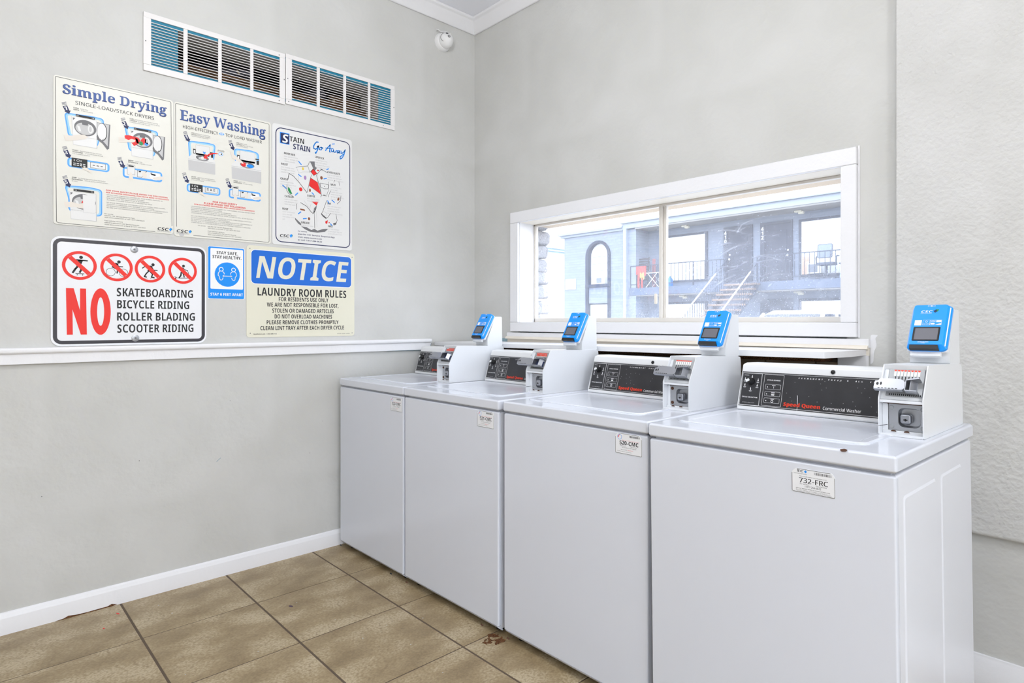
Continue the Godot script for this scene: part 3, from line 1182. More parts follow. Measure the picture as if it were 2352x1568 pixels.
func caption(sh: Sheet, x: float, y: float, a: String, a2: String, b: String, b2: String, extra := "", wmax := 140.0) -> void:
	sh.txn("lettering", a, "sansbold", x, y, 4.3)
	sh.txn("small_lettering", a2, "sans", x + 4.3 * a.length() * 1.02, y, 4.1, 0.0, 0.92)
	sh.txn("lettering", b, "sansbold", x, y + 7.2, 4.3)
	sh.txn("small_lettering", b2, "sans", x + 4.3 * b.length() * 1.02, y + 7.2, 4.1, 0.0, 0.92)
	if extra:
		sh.txn("small_lettering", extra, "sans", x, y + 14.2, 4.1, 0.0, 0.92)

func csc_logo(sh: Sheet, x0: float, x1: float, yb: float, cap: float, mark := true) -> void:
	sh.txt("lettering", "CSC", "sansbold", x0, x1, yb, cap, 0.22)
	var s := cap / 14.0
	if mark:
		var cx := x1 + 11.0 * s
		var cy := yb - cap * 0.55
		sh.pol("bright_blue_print", [cx - 7 * s, cy, cx, cy - 9 * s, cx + 6 * s, cy - 3 * s, cx, cy + 9 * s])
		sh.pol("green_print", [cx + 1 * s, cy - 8 * s, cx + 8 * s, cy - 4 * s, cx + 5 * s, cy + 4 * s, cx + 3 * s, cy - 2 * s])
	sh.txn("small_lettering", "SERVICEWORKS", "sans", x0, yb + 6.5 * s, cap * 0.34, 0.0, 1.25)

func dryer(sh: Sheet, x: float, y: float, w: float, h: float, door: int, clothes: bool) -> void:
	# front of a dryer with its porthole; door 1: swung open to the right, 2: half shut over the hole
	sh.poly("shade_print", rounded(pts([x, y, x + w, y + 1, x + w * 1.02, y + h, x + w * 0.06, y + h - 1]), 2))
	sh.poly("machine_print", rounded(pts([x + 1, y + 1, x + w - 1.5, y + 2, x + w - 1, y + h - 2, x + w * 0.07, y + h - 2.5]), 2))
	sh.line("small_lettering", [x + w * 0.05, y + h * 0.66, x + w, y + h * 0.67], 0.7)
	sh.rect("outline_print", x + w * 0.16, y - 10.5, x + w * 0.92, y - 1.5, 1)
	sh.rect("machine_print", x + w * 0.32, y - 9.0, x + w * 0.33, y - 3)
	for k in 3:
		sh.rect("number_lettering", x + w * (0.19 + k * 0.035), y - 7, x + w * (0.205 + k * 0.035), y - 4.5)
		sh.rect("number_lettering", x + w * (0.80 + k * 0.035), y - 7, x + w * (0.815 + k * 0.035), y - 4.5)
	sh.pol("grey_print", [x + 4, y + 5, x + 13, y + 6, x + 5, y + 16])
	var cx := x + w * 0.54
	var cy := y + h * 0.34
	sh.ellipse("grey_print", cx, cy, w * 0.44, h * 0.28)
	sh.poly("shade_print", ell(cx - w * 0.02, cy + h * 0.03, w * 0.37, h * 0.21), 0.0003)
	sh.poly("machine_print", pts([cx - w * 0.33, cy - h * 0.05, cx - w * 0.22, cy - h * 0.02, cx - w * 0.16, cy + h * 0.15, cx - w * 0.26, cy + h * 0.14]), 0.0003)
	sh.poly("machine_print", ell(cx + w * 0.20, cy + h * 0.01, w * 0.10, h * 0.15), 0.0003)
	sh.poly("shade_print", ell(cx + w * 0.20, cy + h * 0.01, w * 0.055, h * 0.10), 0.0006)
	sh.poly("grey_print", pts([cx - w * 0.14, cy - h * 0.20, cx + w * 0.12, cy - h * 0.20, cx + w * 0.10, cy - h * 0.10, cx - w * 0.12, cy - h * 0.10]), 0.0003)
	if clothes:
		sh.poly("red_print", rounded(pts([cx - w * 0.1, cy + h * 0.02, cx + w * 0.02, cy - h * 0.12, cx + w * 0.12, cy - h * 0.06, cx + w * 0.22, cy - h * 0.10, cx + w * 0.20, cy + h * 0.08, cx + w * 0.05, cy + h * 0.16, cx - w * 0.06, cy + h * 0.14]), 4))
		sh.poly("green_print", rounded(pts([cx - w * 0.18, cy + h * 0.10, cx - w * 0.05, cy + h * 0.03, cx + w * 0.04, cy + h * 0.12, cx - w * 0.02, cy + h * 0.20, cx - w * 0.14, cy + h * 0.19]), 4))
		sh.poly("bright_blue_print", rounded(pts([cx + w * 0.05, cy + h * 0.12, cx + w * 0.2, cy + h * 0.04, cx + w * 0.28, cy + h * 0.12, cx + w * 0.16, cy + h * 0.19]), 4))
	if door == 1:
		var dx := x + w * 1.0
		sh.pol("grey_print", [dx, y + 7, dx + w * 0.55, y + 7, dx + w * 0.50, y + h * 0.93, dx + w * 0.42, y + h * 0.98, dx, y + h * 0.55])
		sh.poly("shade_print", pts([dx + 1, y + 8.5, dx + w * 0.50, y + 8.5, dx + w * 0.44, y + h * 0.86, dx + w * 0.1, y + h * 0.56, dx + 1, y + h * 0.5]), 0.0003)
		sh.poly("outline_print", ell(dx + w * 0.22, y + h * 0.37, w * 0.20, h * 0.32), 0.0002)
		sh.poly("machine_print", ell(dx + w * 0.205, y + h * 0.37, w * 0.185, h * 0.30), 0.0006)
		sh.poly("grey_print", pts([dx - w * 0.02, y + h * 0.55, dx + w * 0.20, y + h * 0.67, dx + w * 0.28, y + h * 0.60, dx + w * 0.22, y + h * 0.78, dx + w * 0.02, y + h * 0.68]), 0.0006)
	elif door == 2:
		sh.poly("machine_print", pts([x + w * 0.49, y + 9, x + w * 0.96, y + 9, x + w * 0.96, y + h * 0.70, x + w * 0.52, y + h * 0.72]), 0.0008)
		sh.line("small_lettering", [x + w * 0.49, y + 9, x + w * 0.96, y + 9, x + w * 0.96, y + h * 0.70, x + w * 0.52, y + h * 0.72], 0.6, true)

func washer_picture(sh: Sheet, x: float, y: float, w: float, h: float, step: int) -> void:
	# a top loader seen from above: tub front, open lid, dark drum
	sh.pol("shade_print", [x, y + h * 0.56, x + w, y + h * 0.56, x + w, y + h, x + 2, y + h * 0.98])
	sh.pol("machine_print", [x, y + h * 0.52, x + w * 0.19, y + h * 0.30, x + w * 0.85, y + h * 0.30, x + w, y + h * 0.52, x + w, y + h * 0.60, x, y + h * 0.60])
	sh.line("small_lettering", [x, y + h * 0.56, x + w, y + h * 0.56], 0.8)
	sh.rect("machine_print", x + w * 0.28, y, x + w * 0.78, y + h * 0.36, 1.5)
	sh.line("small_lettering", [x + w * 0.28, y, x + w * 0.78, y, x + w * 0.78, y + h * 0.33, x + w * 0.28, y + h * 0.33], 0.6, true)
	sh.rect("outline_print", x + w * 0.18, y + h * 0.16, x + w * 0.27, y + h * 0.33)
	sh.rect("number_lettering", x + w * 0.20, y + h * 0.20, x + w * 0.25, y + h * 0.31)
	sh.rect("outline_print", x + w * 0.80, y + h * 0.18, x + w * 0.92, y + h * 0.22)
	sh.rect("outline_print", x + w * 0.84, y + h * 0.24, x + w * 0.92, y + h * 0.38)
	var cx := x + w * 0.52
	var cy := y + h * 0.45
	sh.ellipse("grey_print", cx, cy, w * 0.24, h * 0.10)
	sh.poly("shade_print", ell(cx, cy + h * 0.02, w * 0.15, h * 0.06), 0.0003)
	sh.poly("machine_print", ell(cx, cy, w * 0.05, h * 0.06), 0.0004)
	if step == 2:
		sh.ellipse("red_print", cx - w * 0.12, cy, w * 0.09, h * 0.07)
		sh.ellipse("bright_blue_print", cx + w * 0.10, cy + h * 0.02, w * 0.12, h * 0.06)
		sh.poly("hand_print", rounded(pts([x - w * 0.06, y + h * 0.06, x + w * 0.10, y + h * 0.18, x + w * 0.36, y + h * 0.36, x + w * 0.40, y + h * 0.44, x + w * 0.32, y + h * 0.42, x + w * 0.02, y + h * 0.30]), 3))
	else:
		sh.pol("bright_blue_print", [x + w * 0.54, y + h * 0.18, x + w * 0.58, y + h * 0.23, x + w * 0.64, y + h * 0.20, x + w * 0.63, y + h * 0.27, x + w * 0.57, y + h * 0.29, x + w * 0.55, y + h * 0.25])

func controls_picture(sh: Sheet, x: float, y: float, rows: int) -> void:
	sh.frame("azure_print", x, y, x + 146, y + 39, 13, 6)
	sh.frame("pale_blue_print", x + 5, y + 5, x + 141, y + 34, 9, 4)
	sh.rect("machine_print", x + 9, y + 8, x + 137, y + 32, 4)
	sh.rect("outline_print", x + 14, y - 1, x + 68, y + 36, 1)
	for r in 2:
		for q in 4:
			sh.rect("number_lettering", x + 20 + q * 11, y + 19 + r * 7, x + 28 + q * 11, y + 22 + r * 7)
	sh.circ("number_lettering", x + 36, y + 8, 5, 1.2, 18)
	sh.rect("number_lettering", x + 22, y + 4, x + 24, y + 12)
	sh.rect("number_lettering", x + 45, y + 5, x + 47, y + 12)
	sh.rect("outline_print", x + 78, y + 6, x + 132, y + 30)
	sh.poly("machine_print", pts([x + 79.2, y + 7.2, x + 130.8, y + 7.2, x + 130.8, y + 28.8, x + 79.2, y + 28.8]), 0.0004)
	for r in rows:
		for q in 3:
			var yy := y + (17 if rows == 1 else 11 + r * 6)
			sh.poly("outline_print", pts([x + 86 + q * 14, yy, x + 94 + q * 14, yy, x + 94 + q * 14, yy + 2.8, x + 86 + q * 14, yy + 2.8]), 0.0004)
	sh.poly("hand_print", rounded(pts([x + 46, y + 32, x + 54, y + 36, x + 56, y + 30, x + 62, y + 33, x + 66, y + 32, x + 72, y + 38, x + 84, y + 46, x + 80, y + 55, x + 68, y + 46, x + 54, y + 42]), 3))

func pay_picture(sh: Sheet, x: float, y: float) -> void:
	sh.frame("azure_print", x, y, x + 152, y + 46, 13, 8)
	sh.rect("machine_print", x + 7, y + 7, x + 145, y + 38, 5)
	sh.rect("outline_print", x + 16, y - 14, x + 46, y + 30, 1)
	sh.poly("machine_print", pts([x + 17, y - 13, x + 45, y - 13, x + 45, y + 29, x + 17, y + 29]), 0.0004)
	sh.poly("outline_print", pts([x + 21, y - 10, x + 41, y - 10, x + 41, y - 4, x + 21, y - 4]), 0.0006)
	sh.poly("hand_print", rounded(pts([x + 24, y + 28, x + 30, y + 18, x + 36, y + 28, x + 40, y + 52, x + 22, y + 52]), 3))
	sh.pol("outline_print", [x + 54, y + 6, x + 92, y + 5, x + 72, y + 36, x + 54, y + 36])
	sh.poly("machine_print", pts([x + 55.2, y + 7.2, x + 89, y + 6.4, x + 71, y + 34.6, x + 55.2, y + 34.6]), 0.0004)
	sh.poly("outline_print", pts([x + 60, y + 9, x + 70, y + 8, x + 68, y + 13, x + 60, y + 14]), 0.0006)
	sh.poly("hand_print", rounded(pts([x + 72, y + 14, x + 84, y + 9, x + 92, y + 20, x + 88, y + 40, x + 74, y + 32]), 3))
	sh.ellipse("number_lettering", x + 124, y + 24, 22, 16)
	sh.pol("outline_print", [x + 106, y + 9, x + 128, y + 11, x + 126, y + 22, x + 107, y + 20])
	sh.poly("machine_print", pts([x + 107.5, y + 13, x + 126, y + 14.5, x + 125, y + 20.5, x + 108, y + 18.8]), 0.0004)
	sh.poly("hand_print", rounded(pts([x + 112, y + 30, x + 128, y + 26, x + 146, y + 18, x + 160, y + 22, x + 158, y + 32, x + 140, y + 36, x + 120, y + 38]), 3))
	sh.line("outline_print", [x + 110, y + 33, x + 124, y + 37], 1.2)

func blue_back(sh: Sheet, a: Array) -> void:
	var p := rounded(pts(a), 14, 4)
	var c := Vector2.ZERO
	for q in p:
		c += q / p.size()
	var inner := PackedVector2Array()
	var mid := PackedVector2Array()
	for q in p:
		mid.append(q + (c - q).normalized() * 5.0)
		inner.append(q + (c - q).normalized() * 12.0)
	sh.ring("azure_print", p, mid)
	sh.ring("pale_blue_print", mid, inner)

func build_signs() -> void:
	sign_drying()
	sign_washing()
	sign_stain()
	sign_no()
	sign_sticker()
	sign_notice()

func sign_drying() -> void:
	var r := sign_root("instruction_sign", "cream sign titled Simple Drying with numbered drawings of dryers", "sign", 2.2029, 2.2110, 0.4367, 0.605, 0.012, M.cream)
	var s: Sheet = r[1]
	std_layers(s)
	s.line("lettering", [364, 600, 16, 599, 10, 594, 8, 300, 6, 10, 10, 7, 423, 7, 427, 11, 431, 568], 1.6)
	s.txt("title_outline_lettering", "Simple Drying", "serifbold", 29.5, 410, 69.5, 40)
	s.txt("title_lettering", "Simple Drying", "serifbold", 31.5, 408, 67.5, 37)
	s.txt("lettering", "SINGLE-LOAD/STACK DRYERS", "sans", 73, 359, 104, 14.5)
	# 1 clean the filter
	blue_back(s, [35, 146, 130, 140, 172, 142, 172, 178, 150, 262, 140, 262, 70, 238, 48, 238])
	dryer(s, 60, 155, 87, 118, 1, false)
	s.poly("hand_print", rounded(pts([34, 238, 60, 236, 84, 226, 104, 224, 118, 232, 106, 238, 112, 240, 92, 246, 70, 254, 40, 262]), 4))
	num_arrow(s, 27, 108, "1")
	caption(s, 66, 121, "CLEAN", "the lint filter", "LIMPIE", "el filtro de pelusa")
	# 2 load
	blue_back(s, [246, 156, 340, 150, 376, 153, 374, 190, 362, 268, 330, 274, 262, 258, 254, 200])
	dryer(s, 268, 165, 87, 116, 1, true)
	s.poly("red_print", rounded(pts([246, 196, 262, 192, 300, 196, 306, 208, 300, 222, 282, 236, 276, 226, 262, 216, 250, 214]), 5))
	s.poly("hand_print", rounded(pts([224, 206, 240, 206, 262, 214, 272, 206, 288, 208, 286, 216, 276, 222, 256, 224, 226, 232]), 4))
	num_arrow(s, 233, 126, "2")
	caption(s, 266, 121, "LOAD", "clothes loosely and close door securely", "COLOQUE", "las prendas de modo que no apriete", "la maquina y cierre bien la puerta")
	# 3 select
	controls_picture(s, 46, 327, 1)
	num_arrow(s, 29, 289, "3")
	caption(s, 63, 296, "SELECT", "desired cycle and start machine", "SELECCIONE", "el ciclo de secado deseado", "y se encienda la secadora")
	# 4 insert
	pay_picture(s, 240, 332)
	num_arrow(s, 220, 298, "4")
	caption(s, 260, 303, "INSERT", "card or coin", "INTRODUZCA", "la tarjeta o moneda")
	# 5 start
	blue_back(s, [36, 443, 120, 438, 166, 444, 166, 554, 140, 560, 60, 552, 48, 536, 50, 500])
	dryer(s, 52, 464, 93, 116, 2, true)
	s.poly("hand_print", rounded(pts([34, 512, 60, 508, 84, 514, 100, 508, 108, 512, 104, 520, 112, 522, 98, 532, 70, 528, 40, 534]), 4))
	num_arrow(s, 29, 409, "5")
	caption(s, 61, 409, "START", "by closing door and pushing start button", "ENCIENDIDO", "cierre la puerta y presione el boton", "de inicio")
	s.txt("red_print", "FOR YOUR SAFETY PLEASE AVOID THE FOLLOWING", "sansbold", 179, 413, 445.5, 5.6)
	s.txt("red_print", "POR SU PROPIA SEGURIDAD, POR FAVOR EVITE LO SIGUIENTE", "sansbold", 179, 418, 454.5, 5.0)
	var y := 463.5
	for l in [["DRYING ITEMS CONTAINING COOKING OIL, FOAM RUBBER, GASOLINE OR", 393], ["ANY OTHER FLAMMABLE MATERIALS OR FUMES", 322], ["REACHING INTO THE DRYER WHILE IT IS OPERATING", 340], ["ALLOWING CHILDREN TO PLAY ON OR AROUND THE DRYER", 352], ["NO SEQUE PRENDAS QUE CONTENGAN ACEITE DE COCINA, GOMA ESPUMA,", 404], ["GASOLINA O CUALQUIER OTRO MATERIAL O GAS FLAMABLE", 360], ["NO INTRODUZCA LAS MANOS EN LA SECADORA MIENTRAS ESTA EN FUNCIONAMIENTO", 414], ["NO DEJE QUE LOS NINOS JUEGUEN EN O ALREDEDOR DE LA SECADORA", 392]]:
		s.txt("small_lettering", l[0], "sans", 182, l[1], y, 4.2)
		y += 7.2 if y < 480 or y > 490 else 11.0
	for l in [["For service", 545, 205], ["use the CSC Service Request App", 552.5, 284], ["visit www.cscsw.com or call 1-877-264-6622", 560, 322], ["Para solicitar servicio", 574, 240], ["utilice la aplicacion CSC Service Request", 582, 302], ["visite www.cscsw.com o llame al 1-877-264-6622", 590, 326]]:
		s.txt("lettering", l[0], "sans", 174, l[2], l[1], 4.4)
	csc_logo(s, 372, 415, 592, 13)
	s.done()

func sign_washing() -> void:
	var r := sign_root("instruction_sign", "cream sign titled Easy Washing with numbered drawings of top loaders", "sign", 1.7631, 2.2103, 0.438, 0.611, 0.012, M.cream)
	var s: Sheet = r[1]
	std_layers(s)
	s.line("lettering", [80, 601, 424, 602.5, 429, 598, 429, 12, 424, 8.5, 9, 8, 5.5, 12, 10, 568], 1.6)
	s.txt("title_outline_lettering", "Easy Washing", "serifbold", 24, 412, 79.5, 48)
	s.txt("title_lettering", "Easy Washing", "serifbold", 26, 410, 77.5, 45)
	s.txt("lettering", "HIGH-EFFICIENCY", "sans", 36, 188, 114.5, 15)
	s.ellipse("azure_print", 204, 106, 11, 6)
	s.txt("number_lettering", "HE", "sansbold", 198, 210, 109.5, 7)
	s.txt("lettering", "TOP LOAD WASHER", "sans", 220, 393, 114.5, 15)
	blue_back(s, [57, 167, 140, 160, 177, 163, 174, 200, 168, 262, 100, 262, 64, 262])
	washer_picture(s, 58, 180, 117, 125, 1)
	s.txt("lettering", "POD", "sans", 187, 215, 192.5, 8.5)
	s.ellipse("azure_print", 200, 203, 10, 9)
	s.poly("number_lettering", ell(200, 203, 7.5, 7), -0.0003)
	s.poly("outline_print", ell(202, 203, 3, 4), 0.0006)
	s.poly("red_print", pts([186, 201, 165, 203, 148, 210, 138, 220, 131, 216, 120, 237, 143, 236, 138, 228, 150, 217, 168, 209, 186, 205]))
	num_arrow(s, 37, 132, "1")
	caption(s, 72, 130, "ADD", "manufacturer recommended", "ANADA", "la cantidad de detergente", "recomendada por el fabricante")
	blue_back(s, [261, 163, 340, 158, 378, 165, 378, 200, 374, 250, 320, 262, 268, 250, 262, 200])
	washer_picture(s, 249, 168, 141, 146, 2)
	num_arrow(s, 234, 132, "2")
	caption(s, 270, 136, "LOAD", "clothes loosely", "COLOQUE", "las prendas de modo", "que no quede apretada")
	controls_picture(s, 52, 364, 2)
	num_arrow(s, 33, 322, "3")
	caption(s, 72, 332, "SELECT", "desired cycle and start machine", "SELECCIONE", "el ciclo de lavado deseado", "y encienda la maquina")
	pay_picture(s, 236, 360)
	num_arrow(s, 221, 318, "4")
	caption(s, 258, 322, "INSERT", "card or coin", "INTRODUZCA", "la tarjeta o moneda")
	s.txt("red_print", "FOR YOUR SAFETY", "sansbold", 164, 275, 438, 7.5)
	s.txt("red_print", "PLEASE AVOID THE FOLLOWING", "sansbold", 126, 314, 449.5, 8)
	s.txt("red_print", "POR SU PROPIA SEGURIDAD, POR FAVOR EVITE LO SIGUIENTE", "sansbold", 84, 357, 458.5, 5.2)
	var y := 469.0
	var i := 0
	for l in [["LAUNDERING ITEMS CONTAINING COOKING OIL, FOAM RUBBER, GASOLINE OR ANY OTHER", 358], ["FLAMMABLE MATERIALS OR FUMES", 205], ["REACHING INTO THE WASHER WHILE IT IS OPERATING", 248], ["ALLOWING CHILDREN TO PLAY ON OR AROUND THE WASHER", 272], ["OVERLOADING THE WASHER MAY DAMAGE YOUR CLOTHES AS WELL AS THE MACHINE", 352], ["NO LAVE PRENDAS QUE CONTENGAN ACEITE DE COCINA, GOMA ESPUMA, GASOLINA", 342], ["O CUALQUIER OTRO MATERIAL O GAS FLAMABLE", 240], ["NO INTRODUZCA LAS MANOS EN LA LAVADORA MIENTRAS ESTA EN FUNCIONAMIENTO", 346], ["NO DEJE QUE LOS NINOS JUEGUEN EN O ALREDEDOR DE LA LAVADORA", 300], ["SOBRECARGAR LA LAVADORA PUEDE DANAR SUS PRENDAS Y TAMBIEN LA MAQUINA", 338]]:
		s.txt("small_lettering", l[0], "sans", 71, l[1], y, 4.2)
		i += 1
		y += 14.0 if i == 5 else 7.5
	for l in [["For service", 555, 100, 132], ["use the CSC Service Request App", 555, 142, 252], ["visit www.cscsw.com or call 1-877-264-6622", 563, 142, 289], ["Para solicitar servicio", 577, 142, 216], ["utilice la aplicacion CSC Service Request", 585, 142, 270], ["visite www.cscsw.com o llame al 1-877-264-6622", 593, 142, 294]]:
		s.txt("lettering", l[0], "sans", l[2], l[3], l[1], 4.4)
	csc_logo(s, 9, 56, 593, 13)
	s.ellipse("shade_print", 31, 602, 11, 8)
	s.done()

func sign_stain() -> void:
	var r := sign_root("stain_chart", "white stain removal chart with a shirt and red tie inside a navy border", "sign", 1.3183, 2.2125, 0.4405, 0.6117, 0.014, M.cream_white)
	var s: Sheet = r[1]
	s.lay("border", M.print_navy, 0.0003)
	s.lay("azure_print", M.print_azure, 0.0003)
	s.lay("red_print", M.print_red, 0.0003)
	s.lay("dark_grey_print", M.print_gray, 0.0003)
	s.lay("green_print", M.print_green, 0.0004)
	s.lay("brown_print", M.print_brown, 0.0004)
	s.lay("yellow_print", M.print_yellow, 0.0004)
	s.lay("purple_print", M.print_purple, 0.0004)
	s.lay("bright_blue_print", M.sticker_blue, 0.0005)
	s.lay("lettering", M.print_black, 0.0006)
	s.lay("small_lettering", M.print_light, 0.0005)
	s.lay("monogram_lettering", M.print_white, 0.0007)
	s.frame("border", 16, 15, 430, 598, 32, 4.5)
	s.rect("bright_blue_print", 39, 38, 88, 95)
	s.poly("border", pts([42, 42, 86, 42, 86, 92, 42, 92]), 0.0003)
	s.txt("monogram_lettering", "S", "sansbold", 51, 78, 88, 42, 0.12)
	s.txt("lettering", "TAIN", "sansbold", 89, 166, 75, 25)
	s.txt("border", "STAIN", "sansbold", 108, 199, 112, 28)
	# brush script
	s.line("bright_blue_print", [246, 50, 236, 50, 226, 60, 218, 76, 219, 88, 230, 90, 242, 78, 246, 70, 238, 74, 246, 70, 240, 92, 230, 112, 226, 104], 5.5)
	s.line("bright_blue_print", [262, 74, 252, 78, 250, 88, 260, 88, 266, 78, 260, 73, 272, 76], 5)
	s.line("bright_blue_print", [284, 88, 296, 70, 308, 56, 312, 50, 310, 70, 308, 88, 314, 90], 5.5)
	s.line("bright_blue_print", [284, 72, 300, 72, 320, 68, 332, 70], 4)
	s.line("bright_blue_print", [318, 72, 320, 86, 328, 84, 332, 74, 334, 86, 342, 84, 348, 72], 5)
	s.line("bright_blue_print", [362, 72, 352, 76, 352, 86, 360, 84, 366, 72, 364, 84, 372, 84], 5)
	s.line("bright_blue_print", [374, 70, 376, 84, 386, 80, 394, 70, 400, 60, 392, 90, 380, 110, 370, 116, 370, 104, 390, 86], 5)
	s.line("bright_blue_print", [322, 44, 338, 40], 4)
	var ty := {"MUSTARD": [60, 147, 118, ["work glycerine into", "stain or sponge with", "rubbing alcohol"]], "FRUIT": [45, 204, 80, ["pour boiling water", "through stain from", "several feet above"]], "GRASS": [41, 279, 80, ["rub detergent into", "stain with bleach that", "is safe for fabric"]], "CATSUP": [63, 366, 110, ["soak in cold water", "rub detergent into", "stain and wash"]], "RUST": [52, 431, 82, ["cover with lemon", "juice and salt", "then place in the", "sun"]], "GREASE": [150, 490, 195, ["soak in cool water"]], "COFFEE": [183, 346, 226, ["pour boiling water", "through the stain"]], "LIPSTICK": [226, 136, 277, ["rub detergent into", "stain until outline", "disappears then wash", "with warm water"]], "CHOCOLATE": [296, 204, 367, ["soak in cold water or", "sponge with hydrogen", "peroxide rinse and wash"]], "MUD": [315, 268, 343, ["let mud dry then", "brush well", "soak in cold water", "wash in hot water", "sponge with rubbing", "alcohol"]], "INK": [296, 372, 317, ["soak with lotion and", "rub with dry cloth", "or rubbing alcohol", "on acid before washing"]], "WAX": [300, 494, 326, ["put wax between", "brown paper bag and", "press with warm iron"]]}
	for w in ty:
		var a: Array = ty[w]
		s.txt("lettering", w, "sansbold", a[0], a[2], a[1], 10.0)
		var y: float = a[1] + 13
		for l in a[3]:
			s.txn("small_lettering", l, "sans", a[0], y, 6.6, 0.0, 0.92)
			y += 12.6
	# the shirt
	s.line("lettering", [122, 205, 146, 196, 186, 186, 197, 160], 1.6)
	s.line("small_lettering", [126, 206, 137, 232, 158, 222, 196, 216], 1.6)
	s.line("lettering", [187, 187, 197, 218, 216, 196, 224, 204], 1.4)
	s.pol("dark_grey_print", [197, 160, 224, 156, 225, 180, 236, 188, 224, 208, 216, 194, 206, 174])
	s.line("lettering", [237, 222, 256, 196, 268, 192, 256, 190, 300, 204], 2.0)
	s.pol("red_print", [216, 197, 203, 214, 219, 231, 237, 218, 226, 206])
	s.line("lettering", [216, 197, 203, 214, 219, 231, 237, 218, 226, 206], 1.6, true)
	s.pol("red_print", [202, 246, 241, 264, 259, 325, 193, 288])
	s.line("lettering", [206, 228, 182, 325], 1.8)
	s.line("lettering", [234, 226, 262, 328, 258, 340], 2.2)
	s.line("lettering", [202, 246, 241, 264], 1.2)
	s.line("lettering", [193, 288, 259, 325], 1.2)
	s.pol("red_print", [209, 370, 245, 366, 234, 388])
	s.line("lettering", [80, 274, 86, 242, 110, 252, 140, 280, 182, 327], 2.4)
	s.line("small_lettering", [137, 232, 136, 280], 1.4)
	s.line("lettering", [253, 265, 303, 267, 304, 282, 296, 290, 278, 292, 258, 286], 1.6, true)
	s.line("lettering", [303, 250, 300, 300, 290, 330, 262, 328], 1.2)
	s.line("lettering", [252, 268, 262, 328], 1.4)
	s.line("lettering", [316, 296, 308, 310, 300, 334], 1.6)
	s.line("lettering", [272, 330, 276, 324, 280, 329, 286, 326], 2.4)
	s.ellipse("lettering", 278, 280, 1.8, 1.8)
	s.line("lettering", [146, 383, 180, 398, 206, 426, 216, 432, 232, 405], 2.4)
	s.line("small_lettering", [166, 370, 196, 408, 204, 384], 1.4)
	s.pol("dark_grey_print", [216, 428, 221, 402, 236, 386, 234, 402, 224, 426])
	s.line("small_lettering", [222, 412, 226, 512], 1.6)
	s.line("small_lettering", [232, 416, 238, 500], 1.2)
	s.line("lettering", [222, 416, 224, 508], 1.4)
	s.line("lettering", [292, 352, 270, 412, 262, 428, 288, 450, 300, 440, 314, 418], 1.8)
	s.pol("dark_grey_print", [260, 424, 276, 436, 292, 446, 288, 452, 270, 442, 260, 430])
	s.line("small_lettering", [270, 412, 288, 418, 290, 436, 272, 434], 1.4)
	s.line("lettering", [344, 418, 352, 452, 348, 466, 330, 474], 2.0)
	s.line("lettering", [126, 392, 126, 422], 1.8)
	s.line("lettering", [338, 236, 332, 250], 1.8)
	s.line("lettering", [362, 240, 366, 262], 1.6)
	s.line("lettering", [374, 318, 372, 342, 352, 364], 2.0)
	s.line("lettering", [76, 300, 74, 330, 84, 346, 100, 352, 112, 362], 2.0)
	s.pol("dark_grey_print", [118, 466, 128, 474, 150, 492, 150, 502, 134, 494, 118, 474])
	s.pol("dark_grey_print", [150, 506, 180, 508, 206, 520, 222, 512, 240, 520, 270, 508, 300, 504, 282, 522, 240, 530, 200, 530, 172, 520])
	s.pol("dark_grey_print", [328, 472, 348, 464, 346, 476, 332, 482])
	# stains and their pointers
	s.ellipse("yellow_print", 160, 205, 5, 8)
	s.ellipse("purple_print", 172, 250, 6.5, 11)
	s.ellipse("brown_print", 262, 236, 7, 9)
	s.ellipse("red_print", 243, 200, 5, 4)
	s.poly("green_print", rounded(pts([80, 308, 90, 318, 104, 346, 92, 346, 80, 330]), 5))
	s.ellipse("red_print", 148, 314, 9, 10)
	s.ellipse("brown_print", 198, 312, 5, 9)
	s.poly("brown_print", rounded(pts([352, 336, 364, 324, 366, 338, 356, 348]), 4))
	s.poly("brown_print", rounded(pts([144, 414, 170, 416, 172, 424, 146, 422]), 3))
	s.ellipse("brown_print", 193, 462, 6, 8)
	s.ellipse("red_print", 290, 470, 6, 8)
	s.ellipse("red_print", 306, 470, 3, 3)
	s.ellipse("red_print", 296, 462, 3, 3)
	for a in [[136, 170, 152, 186], [134, 238, 152, 248], [52, 306, 72, 322], [118, 350, 134, 334], [208, 322, 220, 332], [290, 188, 304, 180], [274, 240, 292, 234], [296, 352, 306, 370], [320, 346, 338, 358], [134, 444, 150, 430], [160, 466, 180, 462], [312, 474, 324, 486]]:
		s.line("bright_blue_print", a, 5)
	for l in [["For service", 535, 182, 5.5], ["use the CSC Service Request App", 550.5, 337, 7.0], ["visit www.cscsw.com", 566, 264, 7.0], ["or call 1-877-264-6622", 581, 265, 7.0]]:
		s.txt("border", l[0], "sansbold", 133, l[2], l[1], l[3])
	s.txt("lettering", "CSC", "sansbold", 38, 85, 571, 14.5, 0.22)
	s.txn("small_lettering", "SERVICEWORKS", "sans", 39, 579, 4.5, 0.0, 1.2)
	s.pol("bright_blue_print", [89, 562, 97, 551, 104, 557, 97, 572])
	s.pol("green_print", [98, 552, 106, 556, 103, 566, 100, 560])
	s.pol("azure_print", [93, 562, 98, 557, 100, 562, 96, 567])
	s.done()

